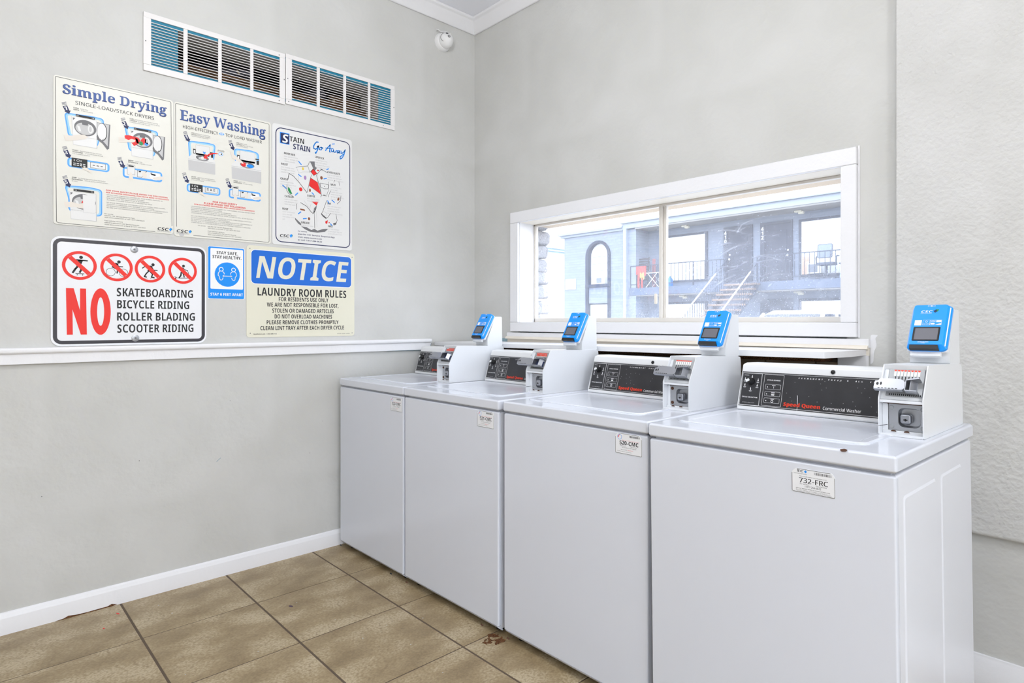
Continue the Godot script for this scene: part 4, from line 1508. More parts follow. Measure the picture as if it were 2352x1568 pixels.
func sign_no() -> void:
	var r := sign_root("prohibition_sign", "white sign in a dark band banning skateboarding, bicycle riding, roller blading and scooters", "sign", 2.2117, 1.5587, 0.5844, 0.4485, 0.034, M.sign_white, 0.003)
	var t: Node3D = r[0]
	var s: Sheet = r[1]
	s.lay("dark_band", M.sign_gray, 0.0002)
	s.lay("pictogram_print", M.print_black, 0.0003)
	s.lay("red_print", M.print_signred, 0.0006)
	s.lay("lettering", M.print_black, 0.0003)
	s.frame("dark_band", 7, 8, 578, 441, 30, 14)
	var c: Array = [[96, 116], [227, 116], [353, 116], [484, 116]]
	for q in c:
		s.circ("red_print", q[0], q[1], 59.5, 11.5)
		var d := 0.7071
		s.pol("red_print", [q[0] - 40 * d - 4 * d - 8, q[1] - 44 * d + 4 * d, q[0] - 44 * d + 4 * d + 1, q[1] - 44 * d - 4 * d - 5, q[0] + 44 * d + 8, q[1] + 44 * d - 4 * d, q[0] + 44 * d - 4 * d - 1, q[1] + 44 * d + 4 * d + 5])
	# skateboarder
	var n := "pictogram_print"
	s.ellipse(n, 101, 82, 6.5, 6.5)
	s.line(n, [80, 93, 124, 95], 5)
	s.pol(n, [88, 92, 108, 94, 103, 108, 94, 124, 84, 120, 92, 106])
	s.line(n, [92, 118, 82, 130, 72, 148], 7)
	s.line(n, [96, 120, 102, 132, 96, 146], 7)
	s.line(n, [82, 150, 112, 150], 2.5)
	s.ellipse(n, 88, 155, 2, 2)
	s.ellipse(n, 106, 155, 2, 2)
	# cyclist
	s.ellipse(n, 235, 92, 6.5, 6.5)
	s.pol(n, [222, 96, 234, 100, 230, 108, 218, 118, 208, 118, 212, 106])
	s.line(n, [226, 100, 234, 112, 250, 112], 4)
	s.line(n, [214, 116, 230, 126, 228, 142], 5)
	s.circ(n, 205, 137, 17, 1.6, 28)
	s.circ(n, 252, 138, 17, 1.6, 28)
	# roller blader
	s.ellipse(n, 364, 96, 6.5, 6.5)
	s.pol(n, [350, 100, 362, 102, 360, 112, 352, 128, 342, 124, 346, 110])
	s.line(n, [346, 104, 332, 106, 322, 114], 4)
	s.line(n, [360, 108, 366, 120, 382, 120], 4)
	s.line(n, [348, 124, 338, 136, 330, 150, 340, 152], 5)
	s.line(n, [352, 126, 362, 138, 358, 152, 370, 152], 5)
	for k in 4:
		s.ellipse(n, 324 + k * 5.5, 157, 1.3, 1.3)
		s.ellipse(n, 354 + k * 5.5, 158, 1.3, 1.3)
	# scooter rider
	s.ellipse(n, 487, 94, 6, 6)
	s.pol(n, [478, 100, 488, 102, 486, 116, 478, 124, 474, 114])
	s.line(n, [484, 104, 496, 112, 506, 114], 3)
	s.line(n, [478, 122, 476, 138, 468, 150], 6)
	s.line(n, [482, 122, 488, 134, 490, 146], 5)
	s.line(n, [504, 112, 512, 144], 2)
	s.line(n, [466, 150, 512, 148], 3)
	s.line(n, [450, 144, 462, 150], 2.5)
	s.ellipse(n, 454, 152, 3.4, 3.4)
	s.ellipse(n, 514, 146, 3, 3)
	# the words
	s.pol("red_print", [50, 211, 76, 211, 97.5, 303, 97.5, 211, 118, 211, 121, 402, 100, 402, 72, 298, 73, 402, 53, 402])
	s.ring("red_print", ell(169, 306, 36, 98, 48), ell(169, 306, 12.5, 60, 48))
	for l in [["SKATEBOARDING", 227, 527, 239], ["BICYCLE RIDING", 228, 511, 291], ["ROLLER BLADING", 228, 535, 344], ["SCOOTER RIDING", 229, 529, 396]]:
		s.txt("lettering", l[0], "sansbold", l[1], l[2], l[3], 35)
	s.done()
	for q in [[292, 34], [296, 420]]:
		var st := begin()
		lathe_at(st, Vector3(0.003, 0.4485 - q[1] * 0.001, -q[0] * 0.001), Vector3.RIGHT, pts([0.0150, 0, 0.0150, 0.0006, 0.012, 0.0022, 0.006, 0.003, 0, 0.003]), 26)
		part("washer_disc", st, M.metal, t)
		st = begin()
		lathe_at(st, Vector3(0.006, 0.4485 - q[1] * 0.001, -q[0] * 0.001), Vector3.RIGHT, pts([0.004, 0, 0.004, 0.001, 0, 0.0016]), 14)
		part("screw", st, M.print_gray, t)

func sign_sticker() -> void:
	var r := sign_root("distancing_sign", "small blue and white sign showing two figures keeping apart", "sign", 1.6209, 1.5667, 0.1677, 0.2488, 0.006, M.print_white, 0.0014)
	var s: Sheet = r[1]
	s.lay("blue_print", M.sticker_blue, 0.0002)
	s.lay("white_print", M.print_white, 0.0004)
	s.lay("blue_disc", M.sticker_blue, 0.0006)
	s.lay("pictogram_print", M.print_white, 0.0008)
	s.lay("lettering", M.print_black, 0.0006)
	s.rect("blue_print", 2, 2, 165.7, 246.8, 6)
	s.rect("white_print", 12, 8.5, 160.5, 201, 5)
	s.txt("lettering", "STAY SAFE.", "sansbold", 39, 137, 35.5, 14)
	s.txt("lettering", "STAY HEALTHY.", "sansbold", 21, 153, 56.5, 15)
	s.ellipse("blue_disc", 88, 131, 57.5, 58.5)
	for q in [[60, 1.0], [116, -1.0]]:
		var x: float = q[0]
		var m: float = q[1]
		s.circ("pictogram_print", x, 107, 10.5, 3.2, 26)
		s.line("pictogram_print", [x - 6 * m, 117, x - 13 * m, 124, x - 14 * m, 136, x - 8 * m, 142, x - 7 * m, 154, x - 2 * m, 159, x + 5 * m, 156, x + 9 * m, 146], 3.2)
		s.line("pictogram_print", [x + 6 * m, 117, x + 12 * m, 122, x + 14 * m, 130], 3.2)
	s.line("pictogram_print", [70, 138.5, 107, 138.5], 3.2)
	s.pol("pictogram_print", [65, 138.5, 73, 133.5, 73, 143.5])
	s.pol("pictogram_print", [111, 138.5, 103, 133.5, 103, 143.5])
	s.txt("white_print", "STAY 6 FEET APART", "sansbold", 12, 160, 233, 13)
	s.done()

func sign_notice() -> void:
	var r := sign_root("notice_sign", "cream notice sign listing laundry room rules under a blue heading band", "sign", 1.4441, 1.5862, 0.581, 0.4537, 0.016, M.notice_cream, 0.0022)
	var t: Node3D = r[0]
	var s: Sheet = r[1]
	s.lay("white_outline", M.print_white, 0.0002)
	s.lay("blue_band", M.notice_blue, 0.0004)
	s.lay("heading_lettering", M.notice_cream, 0.0006)
	s.lay("lettering", M.print_black, 0.0004)
	s.rect("white_outline", 20, 18, 564, 190, 22)
	s.rect("blue_band", 23, 21.5, 561, 187, 19)
	s.txt("heading_lettering", "NOTICE", "sansbold", 46, 529, 159, 109, 0.15)
	for l in [["LAUNDRY ROOM RULES", 53, 532, 246, 39], ["FOR RESIDENTS USE ONLY", 159, 427, 272, 20.5], ["WE ARE NOT RESPONSIBLE FOR LOST,", 99, 486, 300.5, 20.5], ["STOLEN OR DAMAGED ARTICLES", 126, 458, 330.5, 20.5], ["DO NOT OVERLOAD MACHINES", 138, 448, 360, 20.5], ["PLEASE REMOVE CLOTHES PROMPTLY", 98, 486, 389.5, 20], ["CLEAN LINT TRAY AFTER EACH DRYER CYCLE", 67, 518, 418.5, 20]]:
		s.txt("lettering", l[0], "sansbold", l[1], l[2], l[3], l[4])
	s.txt("lettering", "SignMission.com - 1-941-509-0113", "sansbold", 33, 148, 440, 5)
	s.txt("lettering", "ND REF: SIGN-L-LNRR3", "sans", 479, 553, 443, 4)
	s.done()
	for q in [[16, 16], [567, 20], [18, 433], [567, 438]]:
		var st := begin()
		lathe_at(st, Vector3(0.0022, 0.4537 - q[1] * 0.001, -q[0] * 0.001), Vector3.RIGHT, pts([0.0026, 0, 0.0026, 0.0005, 0, 0.0008]), 10)
		part("screw", st, M.print_gray, t)

# ---------------------------------------------------------------- washers
const WX := [0.047, 0.6736, 1.3475, 2.0265]
const WZ := [0.9727, 0.9710, 0.9646, 0.9830]
const WW := [0.617, 0.651, 0.651, 0.651]
const SLIDE := [-0.052, -0.040, -0.026, 0.0]
const WLABEL := [
	"white top-loading coin washer in the corner against the left wall, tagged 522-CMC",
	"white top-loading coin washer second from the left wall, tagged 521-CMC",
	"white top-loading coin washer third from the left wall, tagged 520-CMC",
	"white top-loading coin washer at the right end of the row, tagged 732-FRC"]

func build_washer(i: int) -> void:
	var w: float = WW[i]
	var t := thing("washing_machine", WLABEL[i], "washing machine", Vector3(WX[i], 0, WZ[i]), "coin washers in a row")
	if i == 3:
		t.rotation = Vector3(0, -0.0312, 0.013)
	var st := begin()
	# cabinet
	box(st, Vector3(0.003, 0.022, -0.65), Vector3(w - 0.003, 0.8625, -0.019), 0.006)
	box(st, Vector3(0.015, 0.86, -0.635), Vector3(w - 0.015, 0.87, -0.015))
	var cab := part("cabinet", st, M.enamel_side, t)
	if i == 3 or i == 1:
		for z in [[-0.055, -0.302], [-0.345, -0.538]]:
			st = begin()
			var q := rounded(pts([z[0], 0.07, z[1], 0.07, z[1], 0.81, z[0], 0.81]), 0.012, 3)
			var inner := PackedVector2Array()
			var c := Vector2((z[0] + z[1]) / 2.0, 0.44)
			for p in q:
				inner.append(Vector2(p.x + signf(c.x - p.x) * 0.006, p.y + signf(c.y - p.y) * 0.006))
			X = Transform3D(Basis(Vector3(0, 0, 1), Vector3(0, 1, 0), Vector3(-1, 0, 0)), Vector3(w - 0.003, 0, 0))
			for k in q.size():
				var l := (k + 1) % q.size()
				quad_to(st, Vector3(q[k].x, q[k].y, 0.0), Vector3(q[l].x, q[l].y, 0.0), Vector3(inner[l].x, inner[l].y, -0.0022), Vector3(inner[k].x, inner[k].y, -0.0022), Vector3(0, 0, -1))
			flat(st, inner, -0.0022, -1.0)
			X = Transform3D.IDENTITY
			part("pressed_panel", st, M.enamel_side, cab)
	# front panel, folded under at the toe
	st = begin()
	box(st, Vector3(0.0, 0.036, -0.020), Vector3(w, 0.8635, 0.0), 0.0065)
	extrude_x(st, pts([-0.0004, 0.040, -0.020, 0.036, -0.032, 0.016, -0.026, 0.016, -0.004, 0.034]), 0.010, w - 0.006)
	var fp := part("front_panel", st, M.enamel, t)
	st = begin()
	for x in [0.045, w - 0.075]:
		var p := PackedVector2Array()
		for k in 9:
			var a := PI * k / 8.0
			p.append(Vector2(x + cos(a) * 0.0055, 0.0205 + sin(a) * 0.008))
		X = Transform3D(Basis(Vector3.RIGHT, 0.9), Vector3(0, 0.012, 0.001))
		extrude(st, p, -0.004, 0.0015)
		X = Transform3D.IDENTITY
	part("toe_notch", st, M.rust if i != 0 else M.dark, fp)
	for q in [[0.05, -0.06], [w - 0.05, -0.06], [0.05, -0.6], [w - 0.05, -0.6]]:
		st = begin()
		lathe_at(st, Vector3(q[0], -0.009 if i == 3 and q[0] > 0.3 else 0.0, q[1]), Vector3.UP, pts([0.02, 0, 0.02, 0.008, 0.008, 0.012, 0.008, 0.035]), 14)
		part("foot", st, M.dark, t)
	# top with its rounded edges
	st = begin()
	box(st, Vector3(-0.003, 0.8685, -0.652), Vector3(w + 0.003, 0.9080, 0.003), 0.007)
	var top := part("top_panel", st, M.enamel, t)
	# the lid: a shallow raised door with a dished middle
	st = begin()
	var lr := w - 0.088
	var pl := rounded(pts([0.034, -0.440, lr, -0.440, lr, -0.100, lr - 0.02, -0.088, 0.054, -0.088, 0.034, -0.100]), 0.028, 5)
	extrude_y(st, pl, 0.9078, 0.9100, false)
	var centre := Vector2((0.034 + lr) / 2.0, -0.264)
	var rings: Array = [[0.0, 0.9100], [0.006, 0.9118], [0.022, 0.9118], [0.030, 0.9100]]
	var loops: Array = []
	for rg in rings:
		var lp := PackedVector2Array()
		for p in pl:
			var dd := (centre - p)
			lp.append(p + Vector2(signf(dd.x) * minf(absf(dd.x), rg[0]), signf(dd.y) * minf(absf(dd.y), rg[0])))
		loops.append(lp)
	for a in 3:
		for k in pl.size():
			var l := (k + 1) % pl.size()
			quad_to(st, Vector3(loops[a][k].x, rings[a][1], loops[a][k].y), Vector3(loops[a][l].x, rings[a][1], loops[a][l].y), Vector3(loops[a + 1][l].x, rings[a + 1][1], loops[a + 1][l].y), Vector3(loops[a + 1][k].x, rings[a + 1][1], loops[a + 1][k].y), Vector3.UP)
	X = Transform3D(Basis(Vector3(1, 0, 0), Vector3(0, 0, 1), Vector3(0, -1, 0)), Vector3.ZERO)
	flat(st, loops[3], -0.9100, -1.0)
	X = Transform3D.IDENTITY
	part("lid", st, M.enamel, t)
	if i == 3:
		st = begin()
		X = Transform3D(Basis(Vector3.RIGHT, -0.75), Vector3(0.545, 0.9062, 0.0013))
		flat(st, rounded(pts([-0.008, 0.001, 0.002, 0.004, 0.009, 0.002, 0.007, -0.003, -0.002, -0.005, -0.006, -0.003]), 0.002), 0.0006)
		X = Transform3D.IDENTITY
		part("chipped_enamel", st, M.rust, top)
	build_console(i, t, w)
	build_coin_box(i, t, w)
	build_reader(i, t, w)
	build_tag(i, t, w)

func build_console(i: int, t: Node3D, w: float) -> void:
	var st := begin()
	var zy := rounded(pts([-0.458, 0.9085, -0.460, 0.922, -0.503, 1.050, -0.506, 1.060, -0.530, 1.066, -0.620, 1.064, -0.620, 0.9085]), 0.008, 3)
	extrude_x(st, zy, 0.032, (0.533 if i > 0 else 0.520) + 0.06)
	var con := part("console", st, M.console, t)
	# slope frame: x right, y up the slope, z out of it; origin at the lower left of the slope
	var up := Vector3(0, 0.152, -0.045).normalized()
	var n := Vector3(0, -up.z, up.y)
	var xf := Transform3D(Basis(Vector3.RIGHT, up, n), Vector3(0.0, 0.908, -0.4556))
	st = begin()
	X = xf
	box(st, Vector3(0.0365, 0.0155, -0.001), Vector3(w - 0.03, 0.1345, 0.0012), 0.0008)
	X = Transform3D.IDENTITY
	var pan := part("control_panel", st, M.panel, con)
	st = begin()
	lathe_at(st, xf * Vector3(0.331, 0.1475, -0.0035), n, pts([0.0068, 0, 0.0068, 0.001, 0.004, 0.002, 0, 0.002]), 16)
	part("hole_plug", st, M.black, con)
	# knob with a pale pointer
	st = begin()
	lathe_at(st, xf * Vector3(0.072, 0.1015, 0.001), n, pts([0.0125, 0, 0.0125, 0.004, 0.011, 0.006, 0.0100, 0.016, 0.0085, 0.018, 0, 0.018]), 22)
	part("knob", st, M.black, con)
	st = begin()
	X = xf * Transform3D(Basis(Vector3(0, 0, 1), 0.5), Vector3(0.070, 0.1025, 0.0178))
	box(st, Vector3(-0.0105, -0.0055, -0.006), Vector3(0.0050, 0.0055, 0.003), 0.0028)
	X = Transform3D.IDENTITY
	part("knob_pointer", st, M.console, con)
	var s := Sheet.new(self, con, xf * Transform3D(Basis(), Vector3(0.0, 0.1345, 0.0013)))
	s.fine = 5.0
	s.lay("panel_print", M.print_white, 0.0002)
	s.lay("brand_print", M.print_orange, 0.0003)
	var o := "panel_print"
	var y := func(v: float) -> float: return 134.5 - v
	s.rect(o, 37, 4.0, w * 1000 - 31, 4.7)
	s.rect(o, 37, 115.0, w * 1000 - 31, 116.0)
	s.frame(o, 38.5, 4.5, 109.0, 116.5, 2.0, 0.7)
	s.frame(o, 40.2, 6.0, 107.5, 115.0, 1.5, 0.4)
	s.frame(o, 117, 6.5, 183, 112.5, 2.0, 0.7)
	s.txt(o, "CYCLE SELECTOR", "sansbold", 46, 101, y.call(44.5), 4.0)
	s.txt(o, "SET BEFORE STARTING WASHER", "sans", 50, 92, y.call(27.0), 1.6)
	s.txt(o, "CYCLE STATUS", "sansbold", 128, 172, y.call(107.0), 4.0)
	var k := 0
	for q in [[74, 119], [50, 110], [96, 108], [51, 90], [95, 90], [73, 77]]:
		s.ellipse(o, q[0], y.call(q[1] - 3.0), 2.0, 2.6)
		s.rect(o, q[0] - 0.8, y.call(q[1] + 3.5), q[0] + 0.8, y.call(q[1]))
		if k > 0:
			s.rect(o, q[0] - 5, y.call(q[1] - 8.0), q[0] + 5, y.call(q[1] - 8.9))
			s.rect(o, q[0] - 4, y.call(q[1] - 9.9), q[0] + 4, y.call(q[1] - 10.7))
		k += 1
	s.rect(o, 45, y.call(122.5), 62, y.call(121.5))
	k = 0
	for q in [[78.0, 95.0], [55.0, 70.5], [32.0, 48.5]]:
		s.frame(o, 124, y.call(q[1]), 176, y.call(q[0]), 2.5, 0.6)
		var my: float = y.call((q[0] + q[1]) / 2.0)
		s.rect(o, 146, my - 5.5, 158, my - 4.0)
		s.ellipse(o, 131, my + 1, 1.7, 1.7)
		if k == 0:
			s.rect(o, 151.5, my - 1.5, 152.6, my + 5)
		elif k == 1:
			s.frame(o, 147, my - 1.5, 157, my + 5, 1.2, 0.8)
			s.rect(o, 148, my + 1, 156, my + 4)
		else:
			s.circ(o, 152, my + 2, 4.5, 1.4, 18)
		k += 1
	for q in [["PERMANENT", 230.0, 304.0], ["PRESS", 321.0, 360.0], ["ALL", 399.0, 420.0], ["FABRICS", 440.0, 500.0]]:
		var word: String = q[0]
		for j in word.length():
			s.txn(o, word[j], "sansbold", lerpf(q[1], q[2] - 3.4, float(j) / (word.length() - 1)), y.call(119.0), 4.0, 0.0, 1.25, 0.2)
	s.ellipse(o, 378, y.call(121), 1.7, 1.7)
	s.txt("brand_print", "Speed Queen", "sansbold", 191, 305, y.call(27), 11.5)
	s.txt("brand_print", "Speed Queen", "sansbold", 192, 306, y.call(27.4), 11.5)
	s.txt(o, "Commercial Washer", "sans", 314, 423, y.call(26), 9.5)
	if i >= 2:
		var rng := RandomNumberGenerator.new()
		rng.seed = 60 + i
		for q in 26:
			s.ellipse(o, rng.randf_range(188, 500), rng.randf_range(16, 108), 0.6, 0.6)
		if i == 3:
			s.line(o, [232, 70, 234, 80, 235, 96, 236, 118], 1.3)
	s.done()
	pan.set_meta("label", "dark grey control panel with white printing")

func build_coin_box(i: int, t: Node3D, w: float) -> void:
	var x0 := 0.533 if i > 0 else 0.520
	var x1 := x0 + 0.102
	var cb := Node3D.new()
	cb.name = "coin_box"
	t.add_child(cb, true)
	var st := begin()
	var prof := rounded(pts([-0.262, 0.9085, -0.262, 1.003, -0.309, 1.0905, -0.590, 1.0835, -0.622, 1.078, -0.626, 1.05, -0.626, 0.9085]), 0.005, 3)
	extrude_x(st, prof, x1 - 0.0025, x1)
	extrude_x(st, prof, x0, x0 + 0.0025)
	extrude_x(st, pts([-0.309, 1.0900, -0.590, 1.0830, -0.620, 1.0765, -0.625, 1.05, -0.625, 0.909, -0.623, 0.909, -0.623, 1.05, -0.617, 1.0745, -0.589, 1.081, -0.310, 1.0875]), x0 + 0.001, x1 - 0.001)
	extrude_x(st, pts([-0.310, 1.0885, -0.313, 1.078, -0.311, 1.0775, -0.308, 1.0885]), x0 + 0.002, x1 - 0.002)
	extrude_x(st, pts([-0.2625, 0.9085, -0.30, 0.9085, -0.30, 0.911, -0.265, 0.911, -0.265, 0.915, -0.2625, 0.915]), x0 + 0.002, x1 - 0.002)
	part("shell", st, M.coin_white, cb)
	st = begin()
	box(st, Vector3(x0 + 0.002, 0.9105, -0.31), Vector3(x1 - 0.002, 1.0, -0.300))
	box(st, Vector3(x0 + 0.002, 0.9105, -0.299), Vector3(x0 + 0.017, 0.995, -0.284), 0.002)
	box(st, Vector3(x0 + 0.002, 0.9105, -0.299), Vector3(x1 - 0.002, 0.921, -0.281), 0.002)
	part("inner_frame", st, M.coin_white, cb)
	st = begin()
	box(st, Vector3(x0 + 0.002, 0.9935, -0.315), Vector3(x1 - 0.002, 1.001, -0.2645), 0.0015)
	part("cross_ledge", st, M.coin_white, cb)
	st = begin()
	box(st, Vector3(x0 + 0.004, 0.9885, -0.292), Vector3(x1 - 0.004, 0.9935, -0.284), 0.001)
	part("rust_line", st, M.rust, cb)
	# lock plate with a dished middle
	var px0 := x0 + 0.0185
	var px1 := x1 - 0.0026
	st = begin()
	var outer := rrect(px0, 0.9215, px1, 0.9895, 0.001)
	var mid := rrect(px0 + 0.0215, 0.9310, px0 + 0.0715, 0.9805, 0.013)
	var dish := rrect(px0 + 0.0255, 0.9345, px0 + 0.0675, 0.9770, 0.010)
	ring_flat(st, outer, mid, -0.2835)
	ring_flat(st, mid, dish, -0.2835, -0.2975)
	flat(st, dish, -0.2975)
	part("lock_plate", st, M.metal, cb)
	st = begin()
	box(st, Vector3(px0 + 0.0255, 0.939, -0.297), Vector3(px0 + 0.0525, 0.9665, -0.276), 0.006)
	var lock := part("lock_cylinder", st, M.chrome, cb)
	st = begin()
	box(st, Vector3(px0 + 0.0345, 0.9495, -0.2772), Vector3(px0 + 0.0445, 0.9525, -0.2755), 0.0006)
	box(st, Vector3(px0 + 0.0375, 0.9475, -0.2770), Vector3(px0 + 0.0415, 0.9545, -0.2757), 0.0006)
	part("keyhole", st, M.black, lock)
	for q in [[0.0065, 0.980], [0.0065, 0.9315], [0.0765, 0.980], [0.0765, 0.9315]]:
		st = begin()
		lathe_at(st, Vector3(px0 + q[0], q[1], -0.2836), Vector3.BACK, pts([0.0056, 0, 0.0056, 0.0008, 0.0046, 0.002, 0.002, 0.0012, 0, 0.0016]), 16)
		part("bolt", st, M.rust if i == 2 or i == 0 else M.metal_dull, cb)
	st = begin()
	for x in [0.030, 0.060]:
		X = Transform3D(Basis(), Vector3(x0 + x, 0.9185, -0.2792))
		var half := PackedVector2Array()
		for k in 9:
			half.append(Vector2(cos(PI * k / 8.0) * 0.0065, sin(PI * k / 8.0) * 0.004))
		extrude(st, half, 0.0, 0.0006)
	X = Transform3D.IDENTITY
	part("drain_hole", st, M.rust, cb)
	# the coin slide behind the sloping front
	var up := Vector3(0, 0.0875, -0.047).normalized()
	var n := Vector3(0, -up.z, up.y)
	var xf := Transform3D(Basis(Vector3.RIGHT, up, n), Vector3(x0, 1.002, -0.272))
	st = begin()
	X = xf
	box(st, Vector3(0.003, 0.0, -0.006), Vector3(0.099, 0.098, 0.0))
	X = Transform3D.IDENTITY
	part("slide_backplate", st, M.coin_white, cb)
	st = begin()
	X = xf
	box(st, Vector3(0.014, 0.008, 0.0), Vector3(0.096, 0.086, 0.0035), 0.0015)
	X = Transform3D.IDENTITY
	var pl := part("coin_plate", st, M.metal_dull, cb)
	var s := Sheet.new(self, cb, xf * Transform3D(Basis(), Vector3(0, 0.098, 0.0036)))
	s.lay("slot_print", M.print_white, 0.0003)
	s.lay("arrow_print", M.print_orange, 0.0006)
	s.lay("slot_pattern", M.black, 0.0005)
	for k in 8:
		var x := 26.5 + k * 7.6
		s.rect("slot_print", x, 17, x + 5.4, 33, 1.5)
		if i > 0 or k > 1:
			s.pol("arrow_print", [x - 0.8, 15.5, x + 6.2, 15.5, x + 4.4, 20, x + 1.2, 20])
		if i < 2:
			s.rect("arrow_print", x, 20, x + 5.4, 31)
		s.rect("slot_pattern", x + 3.4, 34, x + 6.0, 48, 1)
	for k in 16:
		s.rect("slot_pattern", 22 + k * 4.6, 83, 24.4 + k * 4.6, 88)
	s.done()
	# the chrome slide itself, its handle reaching past the box on the left
	var sx: float = SLIDE[i]
	st = begin()
	X = xf
	var hp := pts([-0.008 + sx, 0.017, 0.058 + sx * 0.5, 0.017, 0.062 + sx * 0.5, 0.021, 0.062 + sx * 0.5, 0.037, 0.054 + sx * 0.5, 0.045, 0.018 + sx, 0.047, 0.014 + sx, 0.044, 0.010 + sx, 0.047, 0.004 + sx, 0.046, 0.001 + sx, 0.039, -0.007 + sx, 0.038])
	extrude(st, rounded(hp, 0.002, 2), 0.026, 0.029)
	box(st, Vector3(-0.008 + sx, 0.015, 0.016), Vector3(0.058 + sx * 0.5, 0.017, 0.029), 0.0006)
	X = Transform3D.IDENTITY
	part("slide_handle", st, M.chrome, cb)
	st = begin()
	X = xf
	for q in [[0.000, 0.030, 0.0030, 0.0042], [0.008, 0.031, 0.0022, 0.0046]]:
		extrude(st, ell(q[0] + sx, q[1], q[2], q[3], 14), 0.0288, 0.0294)
	for k in 6:
		box(st, Vector3(0.002 + sx + k * 0.008, 0.0176, 0.0288), Vector3(0.0065 + sx + k * 0.008, 0.0192, 0.0295))
	X = Transform3D.IDENTITY
	part("handle_slot", st, M.black, cb)
	st = begin()
	X = xf
	# the cup: an open chrome box round the coins
	var cx0 := 0.062 + sx * 0.5
	box(st, Vector3(cx0, 0.014, 0.004), Vector3(cx0 + 0.0025, 0.046, 0.029), 0.0008)
	box(st, Vector3(cx0, 0.014, 0.006), Vector3(0.090, 0.017, 0.029), 0.0008)
	extrude(st, pts([cx0 + 0.002, 0.046, 0.088, 0.052, 0.092, 0.051, 0.092, 0.049, cx0 + 0.002, 0.043]), 0.006, 0.029)
	X = xf * Transform3D(Basis(Vector3.UP, -0.5), Vector3(0.084, 0, 0))
	box(st, Vector3(-0.001, 0.014, 0.003), Vector3(0.0015, 0.050, 0.026), 0.0006)
	X = Transform3D.IDENTITY
	part("slide_cup", st, M.chrome, cb)
	if i == 0 or i == 1:
		st = begin()
		X = xf
		box(st, Vector3(cx0 + 0.003, 0.018, 0.005), Vector3(0.088, 0.042, 0.008))
		X = Transform3D.IDENTITY
		part("cup_lining", st, std(Color(0.14, 0.19, 0.33), 0.5), cb)
	if i == 3 or i == 1:
		st = begin()
		rod(st, Vector3(x0 + 0.001, 0.932, -0.2615), Vector3(x0 + 0.016, 0.935, -0.280), 0.0007, 6)
		part("scratch_wire", st, M.black, cb)

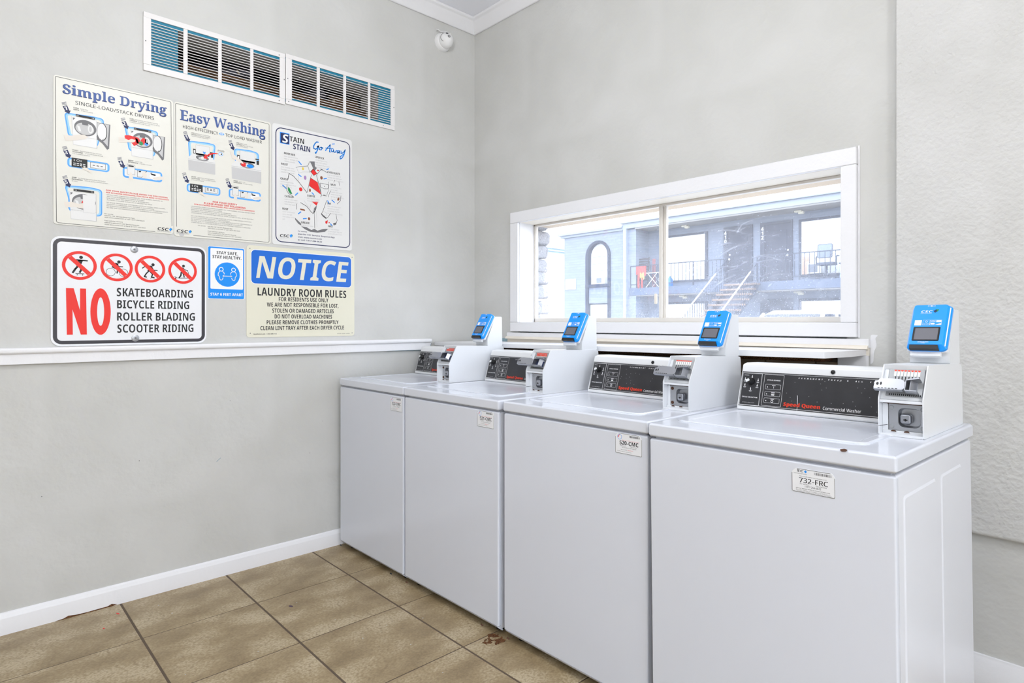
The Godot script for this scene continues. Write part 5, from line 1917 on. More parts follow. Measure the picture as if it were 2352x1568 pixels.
func build_reader(i: int, t: Node3D, w: float) -> void:
	var x0 := 0.5365 if i > 0 else 0.5235
	var x1 := x0 + 0.096
	var rd := Node3D.new()
	rd.name = "card_reader"
	t.add_child(rd, true)
	var st := begin()
	var zy := rounded(pts([-0.513, 1.0845, -0.513, 1.118, -0.566, 1.236, -0.608, 1.236, -0.612, 1.232, -0.615, 1.0815]), 0.006, 3)
	extrude_x(st, zy, x0, x1)
	part("stand", st, M.coin_white, rd)
	# slab frame: origin at the lower left of the blue face
	var up := Vector3(0, 0.113, -0.068).normalized()
	var n := Vector3(0, -up.z, up.y)
	var xf := Transform3D(Basis(Vector3.RIGHT, up, n), Vector3(x0 - 0.0005, 1.140, -0.4805))
	st = begin()
	X = xf
	box(st, Vector3(-0.0008, -0.016, -0.032), Vector3(0.0978, 0.128, -0.0165), 0.006)
	box(st, Vector3(0.008, -0.028, -0.030), Vector3(0.083, -0.010, -0.017), 0.003)
	X = Transform3D.IDENTITY
	part("back_shell", st, M.coin_white, rd)
	st = begin()
	X = xf
	# blue cover with bevelled sides
	var o := rounded(pts([0.0, -0.008, 0.010, -0.014, 0.087, -0.014, 0.097, -0.008, 0.097, 0.128, 0.0, 0.128]), 0.008, 3)
	var q := rounded(pts([0.006, 0.0, 0.014, 0.0, 0.083, 0.0, 0.087, 0.0, 0.087, 0.129, 0.006, 0.129]), 0.006, 3)
	var m := PackedVector2Array()
	for p in o:
		m.append(p)
	extrude(st, o, -0.018, -0.011, false)
	ring_flat(st, o, q, -0.011, 0.0)
	flat(st, q, 0.0)
	X = Transform3D.IDENTITY
	var cover := part("blue_cover", st, M.reader_blue, rd)
	cover.set_meta("label", "bright blue sloping cover")
	st = begin()
	X = xf
	extrude(st, pts([0.010, -0.0145, 0.080, -0.0145, 0.0765, -0.002, 0.0095, -0.002]), -0.012, 0.0006)
	X = Transform3D.IDENTITY
	part("card_slot", st, M.black, rd)
	st = begin()
	X = xf
	box(st, Vector3(0.0125, 0.0105, -0.002), Vector3(0.0775, 0.0560, 0.0022), 0.002)
	X = Transform3D.IDENTITY
	var bz := part("screen_bezel", st, M.black, rd)
	st = begin()
	X = xf
	box(st, Vector3(0.0180, 0.0135, 0.0005), Vector3(0.0735, 0.0505, 0.0026), 0.0003)
	X = Transform3D.IDENTITY
	part("screen", st, M.screen, rd)
	st = begin()
	X = xf
	box(st, Vector3(0.0915, -0.004, -0.0055), Vector3(0.0945, 0.121, -0.0035), 0.0008)
	X = Transform3D.IDENTITY
	part("edge_stripe", st, M.print_white, rd)
	var s := Sheet.new(self, rd, xf * Transform3D(Basis(), Vector3(0, 0.128, 0.0002)))
	s.fine = 5.0
	s.lay("white_print", M.print_white, 0.0001)
	s.lay("blue_logo", M.print_navy, 0.0002)
	s.lay("green_logo", M.print_green, 0.0003)
	s.lay("blue_print", M.reader_blue, 0.0003)
	s.txt("white_print", "CSC", "sansbold", 24, 51, 25, 7.2, 0.22)
	s.txt("white_print", "SERVICEWORKS", "sans", 24, 51, 28.5, 1.6)
	s.pol("blue_logo", [54, 20, 60, 14.5, 64, 20, 59, 26])
	s.pol("green_logo", [60, 14.5, 67, 14.5, 66, 20, 62, 24, 63, 19])
	s.frame("white_print", 39, 0.5, 57, 5, 1.8, 0.5)
	s.rect("white_print", 46, 1.6, 50, 3.8)
	s.rect("white_print", 13, 50, 30, 67)
	s.frame("white_print", 33, 49.5, 50, 66, 0.6, 0.5)
	s.circ("white_print", 41.5, 55, 3, 0.7, 14)
	s.txt("white_print", "TAP TO PAY", "sansbold", 35, 48, 63.5, 2.2)
	s.frame("white_print", 50.5, 49.5, 78, 66, 0.6, 0.5)
	s.txt("white_print", "VISA", "sansbold", 52.5, 63, 55.5, 4.0, 0.2)
	s.rect("white_print", 65, 51, 77, 57)
	s.rect("white_print", 52, 59, 62, 64, 2)
	s.pol("white_print", [64, 65, 77, 60, 77, 65])
	s.txt("white_print", "INSERT OR SWIPE", "sansbold", 28, 54, 122.3, 2.6)
	s.rect("white_print", 36, 124, 46, 125)
	s.done()

func build_tag(i: int, t: Node3D, w: float) -> void:
	var x0 := 0.4245
	var y1 := 0.8475
	var code := "732-FRC"
	var wd := 101.0
	var ht := 58.0
	if i < 3:
		x0 = [0.508, 0.526, 0.530][i]
		y1 = [0.8535, 0.859, 0.860][i]
		code = ["522-CMC", "521-CMC", "520-CMC"][i]
		ht = 64.0
	var st := begin()
	var c := 10.0
	var p := rounded(pts([x0 + 0.001 * c * (1.0 if i != 1 else 1.4), y1, x0 + 0.001 * (wd - (c * 0.7 if i > 1 else 1.0)), y1, x0 + 0.001 * wd, y1 - 0.001 * (c if i > 1 else 1.0), x0 + 0.001 * wd, y1 - 0.001 * ht, x0, y1 - 0.001 * ht, x0, y1 - 0.001 * c]), 0.003, 3)
	extrude(st, p, -0.0002, 0.0007)
	var tag := part("number_tag", st, M.sign_white, t)
	tag.set_meta("label", "white number tag reading " + code)
	var s := Sheet.new(self, tag, Transform3D(Basis(), Vector3(x0, y1, 0.0007)))
	s.fine = 5.0
	s.lay("lettering", M.print_black, 0.0002)
	s.lay("border_print", M.print_black, 0.0002)
	s.lay("barcode_print", M.print_gray if i == 3 else M.print_black, 0.0002)
	s.lay("logo", M.sticker_blue, 0.0002)
	s.line("border_print", [13 if i == 3 else 12, 1.2, wd - 10, 1.2], 0.9)
	s.line("border_print", [0.9, 12, 0.9, ht - 3, 3, ht - 0.9, wd - 3, ht - 0.9, wd - 0.9, ht - 3, wd - 0.9, 11], 0.9)
	var rng := RandomNumberGenerator.new()
	rng.seed = 31
	var x := 54.0
	while x < 92.0:
		var ww := rng.randf_range(0.7, 2.2)
		s.rect("barcode_print", x, 4.5, x + ww, 10.5)
		x += ww + rng.randf_range(0.7, 1.7)
	if i == 3:
		s.txt("lettering", "SC", "sansbold", 13, 28, 8.5, 5.2, 0.2)
		s.pol("logo", [30, 6, 33.5, 2.5, 37, 6, 33.5, 10])
		s.txt("lettering", "SERVICEWORKS", "sans", 5, 37, 13.4, 1.8)
		s.txt("lettering", "Please use this number when requesting service", "sans", 19, 82, 19, 1.9)
		s.txt("lettering", code, "sans", 18, 85, 33.5, 11.5)
		s.txt("lettering", code, "sans", 18.4, 85.4, 33.5, 11.5)
		s.txt("lettering", "For Service", "sans", 20, 40, 38, 2.6)
		s.txt("lettering", "Para Servicio", "sans", 58, 82, 38, 2.6)
		s.txt("lettering", "1-877-264-6622", "sans", 31, 69, 44, 4.4)
		s.txt("lettering", "Visit our website WWW.CSCSERVICEWORKS.COM", "sans", 10, 89, 49, 2.2)
		s.txt("lettering", "This machine is owned by CSC ServiceWorks and operated by others in", "sans", 10, 90, 52.6, 1.6)
		s.txt("lettering", "order agreement. Removal or use without consent is prohibited", "sans", 10, 92, 55.4, 1.6)
	else:
		s.circ("logo", 17, 12, 8.5, 1.0, 24)
		s.lay("red_print", M.print_signred, 0.0002)
		s.pol("red_print", [9, 14, 16, 4, 17, 6, 12, 14])
		s.txt("red_print", "Please use number to request service", "sans", 27, 90, 22.0, 1.8)
		s.txt("lettering", code, "sansbold", 17, 88, 35.5, 12.0)
		s.txt("lettering", "For Service", "sans", 20, 40, 40, 2.6)
		s.txt("lettering", "Para Servicio", "sans", 58, 82, 40, 2.6)
		s.txt("lettering", "1-877-264-6622 OR 1-877-264-6622", "sans", 25, 80, 45, 2.6)
		s.txt("lettering", "Visit our website", "sans", 22, 46, 52, 2.2)
		s.txt("red_print", "WWW.CSCSW.COM", "sans", 48, 68, 52, 2.2)
		s.txt("lettering", "This machine is owned by CSC and operated by others", "sans", 7, 62, 57.5, 1.8)
	s.done()

# ---------------------------------------------------------------- marks and litter
func build_small_marks() -> void:
	var wl := get_node("wall_left") as Node3D
	var st := begin()
	X = Transform3D(Basis(Vector3(0, 0, -1), Vector3(0, 1, 0), Vector3(1, 0, 0)), Vector3.ZERO)
	flat(st, pts([-1.583, 0.546, -1.581, 0.5455, -1.5625, 0.561, -1.5632, 0.5622]), 0.0006)
	X = Transform3D.IDENTITY
	part("paint_scratch", st, M.teal, wl)
	st = begin()
	for q in [[1.52, 0.83, 0.0016], [1.12, 0.52, 0.0015], [2.24, 0.51, 0.002], [1.9, 0.60, 0.002], [1.05, 0.68, 0.0012]]:
		lathe_at(st, Vector3(0.0, q[1], q[0]), Vector3.RIGHT, pts([q[2], 0, q[2], 0.0003, 0, 0.0006]), 8)
	part("nail_hole", st, M.print_gray, wl)
	var fl := get_node("floor") as Node3D
	st = begin()
	for q in [[0.109, 1.999, 0.010, 0.003, 0.4], [0.213, 2.065, 0.005, 0.003, 0.2]]:
		X = Transform3D(Basis(Vector3.UP, q[4]), Vector3(q[0], 0.0, q[1]))
		extrude_y(st, ell(0, 0, q[2], q[3], 10), 0.0001, 0.001)
	X = Transform3D.IDENTITY
	part("red_fleck", st, M.print_red, fl)
	st = begin()
	X = Transform3D(Basis(Vector3.UP, 0.5), Vector3(0.533, 0.0, 1.447))
	extrude_y(st, ell(0, 0, 0.010, 0.005, 12), 0.0001, 0.0015)
	X = Transform3D.IDENTITY
	part("purple_fleck", st, std(Color(0.30, 0.22, 0.34), 0.7), fl)
	st = begin()
	var rng := RandomNumberGenerator.new()
	rng.seed = 3
	for k in 26:
		var p := Vector3(1.325 + rng.randf_range(-0.035, 0.035), 0.0, 0.99 + rng.randf_range(-0.03, 0.045))
		X = Transform3D(Basis.from_euler(Vector3(rng.randf_range(-0.2, 0.2), rng.randf() * 6.0, rng.randf_range(-0.2, 0.2))), p)
		extrude_y(st, rounded(pts([-0.014, -0.002, 0.0, -0.005, 0.013, -0.001, 0.004, 0.005]), 0.003), 0.0005, 0.0022)
	X = Transform3D.IDENTITY
	var lf := solo("rust_flakes", st, M.chip, "brown rusty flakes on the floor between the second and third washers", "rust flakes")
	lf.set_meta("kind", "stuff")
	st = begin()
	for k in 14:
		var x := rng.randf_range(0.1, 1.4)
		var z := rng.randf_range(1.0, 2.2)
		lathe_at(st, Vector3(x, 0.0, z), Vector3.UP, pts([rng.randf_range(0.0015, 0.003), 0, 0.002, 0.001, 0, 0.0012]), 7)
	part("grit", st, M.print_light, fl)

# ---------------------------------------------------------------- outside the window
func brick_mat(c: Color, c2: Color) -> StandardMaterial3D:
	var im := Image.create(256, 256, false, Image.FORMAT_RGB8)
	im.fill(c2)
	var rng := RandomNumberGenerator.new()
	rng.seed = 2
	for r in 8:
		for k in 5:
			var v := rng.randf_range(0.96, 1.03)
			var x0 := k * 64 - (32 if r % 2 else 0)
			im.fill_rect(Rect2i(maxi(x0 + 1, 0), r * 32 + 2, (62 if x0 >= 0 else 31), 28), Color(c.r * v, c.g * v, c.b * v))
	var m := std(Color.WHITE, 0.85)
	m.albedo_texture = ImageTexture.create_from_image(im)
	m.uv1_triplanar = true
	m.uv1_world_triplanar = true
	m.uv1_scale = Vector3.ONE * 1.1
	return m

func b3(st: SurfaceTool, x0: float, y0: float, z0: float, x1: float, y1: float, z1: float, r := 0.0) -> void:
	box(st, Vector3(x0, y0, z0), Vector3(x1, y1, z1), r)

func build_outside() -> void:
	var st := begin()
	b3(st, -60, -0.25, -70, 30, -0.14, -0.36)
	struct("ground", st, std(Color(0.55, 0.55, 0.56), 0.95), "grey paved yard outside the window", "pavement")
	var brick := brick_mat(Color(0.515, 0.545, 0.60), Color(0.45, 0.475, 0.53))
	var brick_shaded := brick_mat(Color(0.46, 0.495, 0.56), Color(0.40, 0.435, 0.50))  # same brick, darkened for the shade of the recess
	var pale := std(Color(0.58, 0.61, 0.66), 0.8)
	var trimdark := std(Color(0.15, 0.175, 0.25), 0.7)
	var doorcol := std(Color(0.10, 0.13, 0.22), 0.6)
	var blind := std(Color(0.90, 0.91, 0.93), 0.7)
	var soffit := std(Color(0.52, 0.51, 0.50), 0.85)
	var slabm := std(Color(0.34, 0.38, 0.46), 0.85)
	var iron := std(Color(0.17, 0.20, 0.27), 0.6)
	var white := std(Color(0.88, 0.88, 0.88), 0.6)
	var t := thing("apartment_building", "two-storey pale blue brick apartment building with a balcony seen through the window", "building", Vector3(-8, 0, -18))
	t.position = Vector3.ZERO
	# solid masses
	st = begin()
	b3(st, -15.51, -0.15, -27, -14.10, 5.0, -18)
	b3(st, -13.02, -0.15, -27, -11.60, 5.0, -18)
	b3(st, -14.10, 2.00, -18.30, -13.02, 2.70, -18.02)
	b3(st, -14.10, 4.70, -27, -13.02, 5.0, -18)
	b3(st, -14.10, -0.15, -27, -13.02, 4.7, -18.2)
	# infill above the arch
	var ar := PackedVector2Array([Vector2(-14.11, 4.70), Vector2(-14.11, 4.03)])
	for k in 17:
		var a := PI - PI * k / 16.0
		ar.append(Vector2(-13.56 + cos(a) * 0.54, 4.05 + sin(a) * 0.54))
	ar.append(Vector2(-13.01, 4.03))
	ar.append(Vector2(-13.01, 4.70))
	extrude(st, ar, -18.19, -18.0004, true)
	part("front_wall", st, brick, t)
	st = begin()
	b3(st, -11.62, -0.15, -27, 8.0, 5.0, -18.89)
	part("recessed_wall", st, brick_shaded, t)
	st = begin()
	b3(st, -15.70, 4.98, -27, -12.2, 5.10, -17.93, 0.01)
	b3(st, -15.80, 5.08, -27, -12.2, 5.18, -17.84, 0.01)
	b3(st, -12.22, 5.02, -27, 8.0, 5.27, -17.90, 0.01)
	b3(st, -12.30, 5.24, -27, 8.0, 5.29, -17.82, 0.01)
	part("cornice", st, pale, t)
	st = begin()
	b3(st, -11.6, 4.96, -18.9, 8.0, 5.02, -17.92)
	part("soffit", st, soffit, t)
	st = begin()
	b3(st, -12.15, -0.15, -18.05, -11.99, 5.02, -17.86, 0.01)
	part("downpipe", st, pale, t)
	# balcony
	st = begin()
	b3(st, -11.92, 2.28, -18.9, 8.0, 2.58, -17.97, 0.01)
	part("balcony_slab", st, slabm, t)
	st = begin()
	b3(st, -11.6, 2.24, -18.9, 8.0, 2.285, -18.0)
	part("lower_soffit", st, soffit, t)
	for seg in [[-11.86, -7.80], [-6.55, 7.8]]:
		var rail := Node3D.new()
		rail.name = "railing"
		t.add_child(rail, true)
		st = begin()
		b3(st, seg[0], 3.45, -18.03, seg[1], 3.485, -17.99)
		b3(st, seg[0], 2.70, -18.025, seg[1], 2.725, -17.995)
		part("rail", st, iron, rail)
		var x: float = seg[0]
		var k := 0
		while x <= minf(seg[1], 0.5):
			st = begin()
			var wd := 0.020 if k % 9 == 0 else 0.008
			b3(st, x - wd, 2.56 if k % 9 == 0 else 2.71, -18.01 - wd, x + wd, 3.47, -18.01 + wd)
			part("baluster", st, iron, rail)
			x += 0.158
			k += 1
	# the arched window and its dark surround
	st = begin()
	var oa := PackedVector2Array()
	var ia := PackedVector2Array()
	oa.append(Vector2(-14.24, -0.15))
	ia.append(Vector2(-14.09, -0.15))
	for k in 21:
		var a := PI - PI * k / 20.0
		oa.append(Vector2(-13.56 + cos(a) * 0.68, 4.02 + sin(a) * 0.68))
		ia.append(Vector2(-13.56 + cos(a) * 0.53, 4.05 + sin(a) * 0.53))
	oa.append(Vector2(-12.88, -0.15))
	ia.append(Vector2(-13.03, -0.15))
	for k in oa.size() - 1:
		quad_to(st, Vector3(oa[k].x, oa[k].y, -17.96), Vector3(oa[k + 1].x, oa[k + 1].y, -17.96), Vector3(ia[k + 1].x, ia[k + 1].y, -17.96), Vector3(ia[k].x, ia[k].y, -17.96), Vector3(0, 0, 1))
		quad_to(st, Vector3(ia[k].x, ia[k].y, -17.96), Vector3(ia[k + 1].x, ia[k + 1].y, -17.96), Vector3(ia[k + 1].x, ia[k + 1].y, -18.18), Vector3(ia[k].x, ia[k].y, -18.18), Vector3(-13.56, 3.6, -18) - Vector3(ia[k].x, ia[k].y, -18))
		quad_to(st, Vector3(oa[k].x, oa[k].y, -17.96), Vector3(oa[k + 1].x, oa[k + 1].y, -17.96), Vector3(oa[k + 1].x, oa[k + 1].y, -18.01), Vector3(oa[k].x, oa[k].y, -18.01), Vector3(oa[k].x, oa[k].y, -18) - Vector3(-13.56, 3.0, -18))
	b3(st, -14.24, 2.69, -18.02, -12.88, 2.82, -17.94, 0.005)
	part("arch_surround", st, trimdark, t)
	st = begin()
	b3(st, -14.1, 2.8, -18.19, -13.02, 4.62, -18.17)
	var aw := part("arched_window", st, blind, t)
	for y in [3.43, 3.72, 4.02]:
		st = begin()
		b3(st, -14.0, y - 0.012, -18.17, -13.04, y + 0.012, -18.155)
		part("sash_bar", st, pale, aw)
	st = begin()
	b3(st, -14.1, 0.6, -18.16, -13.02, 1.95, -18.13)
	part("lower_window", st, blind, t)
	st = begin()
	b3(st, -15.42, 2.65, -18.0, -14.82, 3.12, -17.97, 0.005)
	part("wall_plaque", st, white, t)
	# upper floor windows and doors
	for q in [[-11.0, -8.90, 2.79, 4.68], [-5.49, -3.40, 2.74, 4.70], [-1.6, 0.5, 2.74, 4.70], [-11.0, -8.90, 0.6, 2.0], [-5.49, -3.40, 0.6, 2.0], [-1.6, 0.5, 0.6, 2.0]]:
		st = begin()
		b3(st, q[0], q[2], -18.9, q[1], q[3], -18.84, 0.005)
		var win := part("window", st, trimdark, t)
		st = begin()
		b3(st, q[0] + 0.1, q[2] + 0.07, -18.86, q[1] - 0.1, q[3] - 0.09, -18.83)
		part("blind", st, blind, win)
		st = begin()
		b3(st, (q[0] + q[1]) / 2 - 0.02, q[2] + 0.07, -18.835, (q[0] + q[1]) / 2 + 0.02, q[3] - 0.09, -18.82)
		part("sash_bar", st, white, win)
	var numbers := ["410", "412"]
	var di := 0
	for q in [[-8.24, -7.12, 2.58, 4.74], [-6.83, -5.70, 2.58, 4.74], [-6.83, -5.70, -0.1, 2.02]]:
		st = begin()
		b3(st, q[0], q[2], -18.9, q[0] + 0.16, q[3], -18.83, 0.005)
		b3(st, q[1] - 0.06, q[2], -18.9, q[1], q[3], -18.83, 0.005)
		b3(st, q[0] + 0.16, q[3] - 0.10, -18.9, q[1] - 0.06, q[3], -18.83, 0.005)
		var dr := part("door", st, trimdark, t)
		st = begin()
		b3(st, q[0] + 0.16, q[2], -18.89, q[1] - 0.06, q[3] - 0.1, -18.87)
		for r in [[0.12, 0.86], [1.05, 1.85]]:
			b3(st, q[0] + 0.30, q[2] + r[0], -18.88, q[1] - 0.20, q[2] + r[1], -18.862, 0.008)
		part("leaf", st, doorcol, dr)
		st = begin()
		lathe_at(st, Vector3(q[0] + 0.24 if di == 0 else q[1] - 0.16, q[2] + 0.95, -18.87), Vector3.BACK, pts([0.02, 0, 0.02, 0.03, 0.035, 0.04, 0.035, 0.07, 0, 0.08]), 14)
		lathe_at(st, Vector3(q[0] + 0.24 if di == 0 else q[1] - 0.16, q[2] + 1.12, -18.87), Vector3.BACK, pts([0.03, 0, 0.03, 0.02, 0, 0.025]), 14)
		part("door_knob", st, white, dr)
		if di < 2:
			var s := Sheet.new(self, dr, Transform3D(Basis(), Vector3(q[0], 4.74, -18.828)))
			s.fine = 5.0
			s.lay("house_number", white, 0.0)
			for k in 3:
				var ch: String = numbers[di][k]
				s.txn("house_number", ch, "sansbold", 80, 285 + k * 155, 130, 0.5)
			s.done()
		di += 1
	for q in [[-9.64, 4.96], [-5.34, 4.96], [-9.73, 2.24], [-5.35, 2.24]]:
		st = begin()
		b3(st, q[0] - 0.14, q[1] - 0.07, -18.60, q[0] + 0.10, q[1], -18.40, 0.02)
		b3(st, q[0] - 0.02, q[1] - 0.13, -18.56, q[0] + 0.16, q[1] - 0.04, -18.44, 0.02)
		part("porch_light", st, std(Color(0.80, 0.78, 0.70), 0.6), t)
	# outside stairs coming down towards the yard
	var sr := Node3D.new()
	sr.name = "stairs"
	t.add_child(sr, true)
	for k in 13:
		st = begin()
		var z := -17.80 + 0.27 * k
		var y := 2.535 - 0.183 * k
		b3(st, -7.62, y - 0.06, z - 0.16, -6.42, y, z + 0.14, 0.008)
		part("tread", st, std(Color(0.55, 0.46, 0.39), 0.85) if k == 0 else sr.get_child(0).material_override, sr)
	st = begin()
	for x in [-7.50, -6.54]:
		bar(st, Vector3(x, 2.42, -17.95), Vector3(x, 0.05, -14.45), 0.06, 0.22)
	part("stringer", st, iron, sr)
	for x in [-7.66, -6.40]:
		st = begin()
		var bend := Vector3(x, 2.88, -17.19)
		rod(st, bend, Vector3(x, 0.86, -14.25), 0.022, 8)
		part("sunlit_handrail", st, white, sr)  # white stands in for sunlight on the lower rail
		st = begin()
		rod(st, Vector3(x, 3.40, -17.95), bend, 0.02, 8)
		part("upper_handrail", st, iron, sr)
	st = begin()
	for k in 24:
		for x in [-7.66, -6.40]:
			var f := k / 24.0
			var z := lerpf(-17.9, -14.3, f)
			var y := lerpf(3.37, 0.89, f)
			b3(st, x - 0.008, y - 0.92, z - 0.008, x + 0.008, y, z + 0.008)
	var bl := part("stair_balusters", st, iron, sr)
	bl.name = "baluster"
	# the white building beyond on the left
	var wb := thing("white_building", "sunlit white brick building with a pale blue cornice beyond the apartments on the left", "building", Vector3(-27, 0, -32))
	wb.position = Vector3.ZERO
	st = begin()
	b3(st, -40, -0.15, -46, -24.43, 5.62, -22)
	part("side_wall", st, brick_mat(Color(0.88, 0.88, 0.87), Color(0.78, 0.79, 0.80)), wb)
	st = begin()
	b3(st, -40, 5.62, -46, -24.40, 5.86, -21.97, 0.01)
	b3(st, -40, 5.84, -46, -24.28, 6.02, -21.85, 0.01)
	b3(st, -40, 6.00, -46, -24.16, 6.14, -21.73, 0.01)
	part("cornice", st, std(Color(0.60, 0.70, 0.86), 0.8), wb)
	build_balcony_things(iron, white)
	build_car()

func build_balcony_things(iron: Material, white: Material) -> void:
	var wood := std(Color(0.17, 0.14, 0.16), 0.7)
	var y0 := 2.58
	var t := thing("slatted_chair", "dark folded slatted wooden chair leaning on the balcony beside a hanging red cloth", "chair", Vector3(-11.38, y0, -18.18))
	var st := begin()
	for x in [-0.27, 0.25]:
		bar(st, Vector3(x, 0.0, 0.05), Vector3(x - 0.01, 1.24, -0.08), 0.05, 0.03)
	part("frame", st, wood, t)
	for k in 9:
		st = begin()
		var y := 1.17 - k * 0.105
		b3(st, -0.26, y - 0.03, -0.075 + 0.0105 * (1.24 - y) / 0.1, 0.25, y + 0.03, -0.050 + 0.0105 * (1.24 - y) / 0.1, 0.004)
		part("slat", st, wood, t)
	st = begin()
	b3(st, -11.19, y0, -18.58, -11.05, 3.77, -18.54, 0.01)
	solo("board", st, std(Color(0.62, 0.33, 0.34), 0.7), "narrow dull red upright board behind the white folding table", "board")
	# red cloth hung over the rail, with folds
	t = thing("hanging_cloth", "red and yellow patterned cloth hanging over the balcony railing", "cloth", Vector3(-11.3, y0, -17.95))
	for q in [["red_cloth", -0.25, 0.22, 0.50, 0.86, Color(0.80, 0.24, 0.22)], ["yellow_cloth", -0.06, 0.14, 0.36, 0.60, Color(0.86, 0.70, 0.36)], ["red_strip", -0.17, -0.09, 0.02, 0.55, Color(0.80, 0.33, 0.30)], ["red_strip", 0.0, 0.07, 0.02, 0.50, Color(0.80, 0.33, 0.30)]]:
		st = begin()
		var n := 14
		for k in n:
			var xa: float = lerpf(q[1], q[2], float(k) / n)
			var xb: float = lerpf(q[1], q[2], float(k + 1) / n)
			var za := 0.012 + 0.018 * sin(k * 1.7) + (0.01 if q[0] != "red_cloth" else 0.0)
			var zb := 0.012 + 0.018 * sin((k + 1) * 1.7) + (0.01 if q[0] != "red_cloth" else 0.0)
			var ya: float = q[3] + 0.05 * sin(k * 0.9)
			var yb: float = q[3] + 0.05 * sin((k + 1) * 0.9)
			quad(st, Vector3(xa, ya, za), Vector3(xb, yb, zb), Vector3(xb, q[4], zb * 0.5), Vector3(xa, q[4], za * 0.5))
			quad(st, Vector3(xb, yb, zb - 0.006), Vector3(xa, ya, za - 0.006), Vector3(xa, q[4], za * 0.5 - 0.006), Vector3(xb, q[4], zb * 0.5 - 0.006))
		part(q[0], st, std(q[5], 0.85), t)
	# folding table
	t = thing("folding_table", "white folding table with crossed legs on the balcony", "table", Vector3(-10.82, y0, -18.2))
	st = begin()
	b3(st, -0.30, 0.555, -0.25, 0.30, 0.585, 0.25, 0.008)
	part("table_top", st, white, t)
	for z in [-0.2, 0.2]:
		for sgn in [-1.0, 1.0]:
			st = begin()
			rod(st, Vector3(-0.30 * sgn, 0.0, z), Vector3(0.22 * sgn, 0.556, z), 0.013, 8)
			part("leg", st, white, t)
	# blue cloth and pole at the end of the balcony
	t = thing("blue_umbrella", "furled blue umbrella standing at the left end of the balcony", "umbrella", Vector3(-11.80, y0, -18.25))
	st = begin()
	rod(st, Vector3(0, 0, 0), Vector3(0, 1.05, 0), 0.015, 8)
	part("pole", st, iron, t)
	st = begin()
	lathe_at(st, Vector3(0, 0.48, 0), Vector3.UP, pts([0.02, 0, 0.05, 0.05, 0.10, 0.30, 0.14, 0.45, 0.15, 0.50, 0.05, 0.56, 0, 0.58]), 12)
	part("canopy", st, std(Color(0.20, 0.40, 0.62), 0.8), t)
	# drinks bottle
	t = thing("water_bottle", "blue water bottle on the balcony beside the window bar", "bottle", Vector3(-10.10, y0, -18.15))
	st = begin()
	lathe(st, pts([0, 0, 0.10, 0, 0.11, 0.02, 0.11, 0.24, 0.09, 0.30, 0.04, 0.36, 0.04, 0.40, 0, 0.40]), 16)
	part("body", st, std(Color(0.25, 0.50, 0.90), 0.3), t)
	st = begin()
	lathe_at(st, Vector3(0, 0.40, 0), Vector3.UP, pts([0.045, 0, 0.045, 0.04, 0, 0.04]), 14)
	part("cap", st, white, t)
	# window air conditioners
	air_conditioner(Vector3(-13.44, 2.825, -18.10), 0.44, 0.31, "white window air conditioner in the arched window of the apartments")
	air_conditioner(Vector3(-4.88, 2.81, -18.70), 0.46, 0.36, "white window air conditioner behind the office chair on the balcony")
	st = begin()
	b3(st, -5.36, 2.81, -18.83, -5.12, 3.42, -18.78, 0.005)
	solo("cardboard_panel", st, std(Color(0.75, 0.62, 0.52), 0.85), "tan panel filling the window beside the air conditioner on the balcony", "panel")
	st = begin()
	b3(st, -14.02, 2.83, -18.15, -13.76, 3.16, -18.10, 0.005)
	solo("cardboard_panel", st, std(Color(0.82, 0.72, 0.64), 0.85), "tan panel beside the air conditioner in the arched window", "panel")
	# office chair
	t = thing("office_chair", "grey mesh-backed office chair on the balcony at the right of the window view", "chair", Vector3(-4.40, y0, -18.28))
	var grey := std(Color(0.30, 0.33, 0.40), 0.7)
	var mesh := std(Color(0.50, 0.54, 0.62), 0.8)
	st = begin()
	X = Transform3D(Basis(Vector3.RIGHT, -0.12), Vector3(0, 0.68, 0.10))
	ring_flat(st, rrect(-0.24, 0.0, 0.22, 0.46, 0.05), rrect(-0.215, 0.025, 0.195, 0.435, 0.04), 0.02)
	extrude(st, rrect(-0.24, 0.0, 0.22, 0.46, 0.05), -0.015, 0.019)
	X = Transform3D.IDENTITY
	part("back_frame", st, grey, t)
	st = begin()
	X = Transform3D(Basis(Vector3.RIGHT, -0.12), Vector3(0, 0.68, 0.10))
	flat(st, rrect(-0.215, 0.025, 0.195, 0.435, 0.04), 0.0215)
	X = Transform3D.IDENTITY
	part("back_mesh", st, mesh, t)
	st = begin()
	extrude_y(st, rrect(-0.26, -0.30, 0.26, 0.18, 0.08), 0.46, 0.54)
	part("seat", st, grey, t)
	for sgn in [-1.0, 1.0]:
		st = begin()
		tube(st, [Vector3(0.24 * sgn, 0.49, 0.0), Vector3(0.30 * sgn, 0.52, 0.0), Vector3(0.31 * sgn, 0.72, 0.0), Vector3(0.31 * sgn, 0.75, -0.05), Vector3(0.31 * sgn, 0.75, -0.22)], 0.022, 8)
		part("armrest", st, iron, t)
	st = begin()
	rod(st, Vector3(0, 0.10, -0.05), Vector3(0, 0.47, -0.05), 0.03, 10)
	part("column", st, iron, t)
	for k in 5:
		st = begin()
		var a := TAU * k / 5.0 + 0.3
		bar(st, Vector3(0, 0.11, -0.05), Vector3(cos(a) * 0.30, 0.06, -0.05 + sin(a) * 0.30), 0.04, 0.03)
		lathe_at(st, Vector3(cos(a) * 0.30 - 0.015, 0.03, -0.05 + sin(a) * 0.30), Vector3.RIGHT, pts([0, 0, 0.03, 0, 0.03, 0.03, 0, 0.03]), 10)
		part("base_arm", st, iron, t)
	# white box in front of the second air conditioner
	t = thing("storage_box", "pale blue storage box on the balcony at the edge of the window view", "box", Vector3(-3.62, y0, -18.30))
	st = begin()
	b3(st, -0.32, 0, -0.2, 0.32, 0.45, 0.2, 0.02)
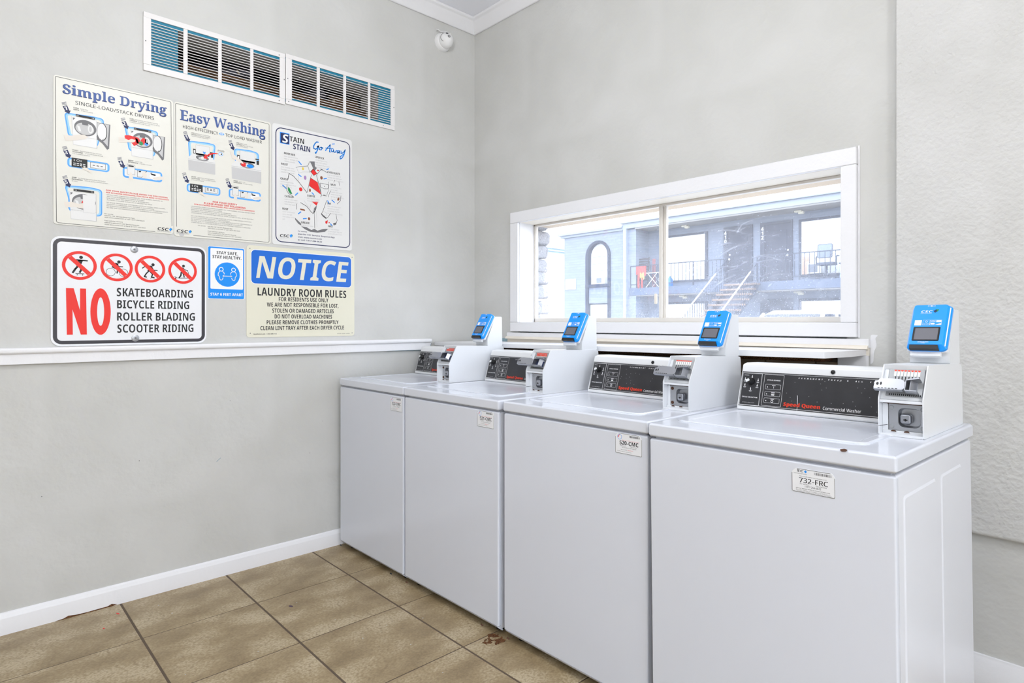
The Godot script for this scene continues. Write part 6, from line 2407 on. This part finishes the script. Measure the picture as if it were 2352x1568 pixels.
	part("tub", st, std(Color(0.72, 0.78, 0.90), 0.6), t)
	st = begin()
	b3(st, -0.34, 0.45, -0.22, 0.34, 0.50, 0.22, 0.015)
	part("tub_lid", st, iron, t)

func air_conditioner(p: Vector3, w: float, h: float, label: String) -> void:
	var t := thing("air_conditioner", label, "air conditioner", p)
	var white := std(Color(0.90, 0.90, 0.90), 0.5)
	var st := begin()
	box(st, Vector3(-w / 2, 0, -0.2), Vector3(w / 2, h, 0.15), 0.01)
	part("casing", st, white, t)
	st = begin()
	box(st, Vector3(-w / 2 + 0.05, 0.04, 0.15), Vector3(w / 2 - 0.12, h - 0.05, 0.156))
	part("grille", st, std(Color(0.45, 0.47, 0.52), 0.7), t)

func build_car() -> void:
	var t := thing("car", "white parked car whose roof shows just above the window sill", "car", Vector3(-2.97, -0.14, -12.6))
	var paint := std(Color(0.92, 0.92, 0.92), 0.25)
	var glass := std(Color(0.10, 0.12, 0.17), 0.1)
	var st := begin()
	# side profile (z, y), front towards the laundry
	var body := rounded(pts([2.25, 0.30, 2.28, 0.62, 2.15, 0.78, 1.25, 0.94, 1.10, 1.0, -1.55, 1.02, -2.15, 1.0, -2.25, 0.85, -2.25, 0.32]), 0.08, 3)
	extrude_x(st, body, -0.87, 0.87)
	part("body", st, paint, t)
	st = begin()
	# cabin: loft from the waist to the roof
	var low := rounded(pts([-0.82, -1.75, 0.82, -1.75, 0.80, 1.20, -0.80, 1.20]), 0.15, 4)
	var mid := rounded(pts([-0.74, -1.35, 0.74, -1.35, 0.70, 0.42, -0.70, 0.42]), 0.16, 4)
	var top := rounded(pts([-0.66, -1.15, 0.66, -1.15, 0.60, 0.20, -0.60, 0.20]), 0.18, 4)
	for k in low.size():
		var l := (k + 1) % low.size()
		quad_to(st, Vector3(low[k].x, 0.99, low[k].y), Vector3(low[l].x, 0.99, low[l].y), Vector3(mid[l].x, 1.53, mid[l].y), Vector3(mid[k].x, 1.53, mid[k].y), Vector3(low[k].x, 0.3, low[k].y + 0.3))
	part("cabin_glass", st, glass, t)
	st = begin()
	for k in mid.size():
		var l := (k + 1) % mid.size()
		quad_to(st, Vector3(mid[k].x, 1.525, mid[k].y), Vector3(mid[l].x, 1.525, mid[l].y), Vector3(top[l].x, 1.625, top[l].y), Vector3(top[k].x, 1.625, top[k].y), Vector3.UP + Vector3(mid[k].x, 0, mid[k].y) * 0.3)
	X = Transform3D(Basis(Vector3(1, 0, 0), Vector3(0, 0, 1), Vector3(0, -1, 0)), Vector3.ZERO)
	flat(st, top, -1.625, -1.0)
	X = Transform3D.IDENTITY
	for sgn in [-1.0, 1.0]:
		bar(st, Vector3(0.79 * sgn, 0.98, 1.16), Vector3(0.69 * sgn, 1.54, 0.40), 0.07, 0.07)
		bar(st, Vector3(0.80 * sgn, 0.98, -1.70), Vector3(0.72 * sgn, 1.54, -1.32), 0.09, 0.12)
		bar(st, Vector3(0.81 * sgn, 0.98, -0.3), Vector3(0.73 * sgn, 1.54, -0.3), 0.05, 0.08)
	part("roof", st, paint, t)
	st = begin()
	b3(st, -0.42, 1.622, -0.55, 0.42, 1.629, 0.02, 0.003)
	part("sunroof", st, glass, t)
	st = begin()
	rod(st, Vector3(-0.35, 1.62, -0.9), Vector3(-0.40, 1.86, -1.05), 0.008, 6)
	part("aerial", st, std(Color(0.3, 0.3, 0.35), 0.5), t)
	for q in [[-0.80, 1.45], [0.80, 1.45], [-0.80, -1.40], [0.80, -1.40]]:
		st = begin()
		lathe_at(st, Vector3(q[0] - 0.11, 0.32, q[1]), Vector3.RIGHT, pts([0, 0, 0.30, 0, 0.32, 0.03, 0.32, 0.19, 0.30, 0.22, 0, 0.22]), 20)
		part("wheel", st, std(Color(0.06, 0.06, 0.06), 0.8), t)
	for x in [-0.68, 0.68]:
		st = begin()
		b3(st, x - 0.16, 0.60, 2.18, x + 0.16, 0.74, 2.27, 0.03)
		part("headlight", st, std(Color(0.8, 0.82, 0.85), 0.15), t)
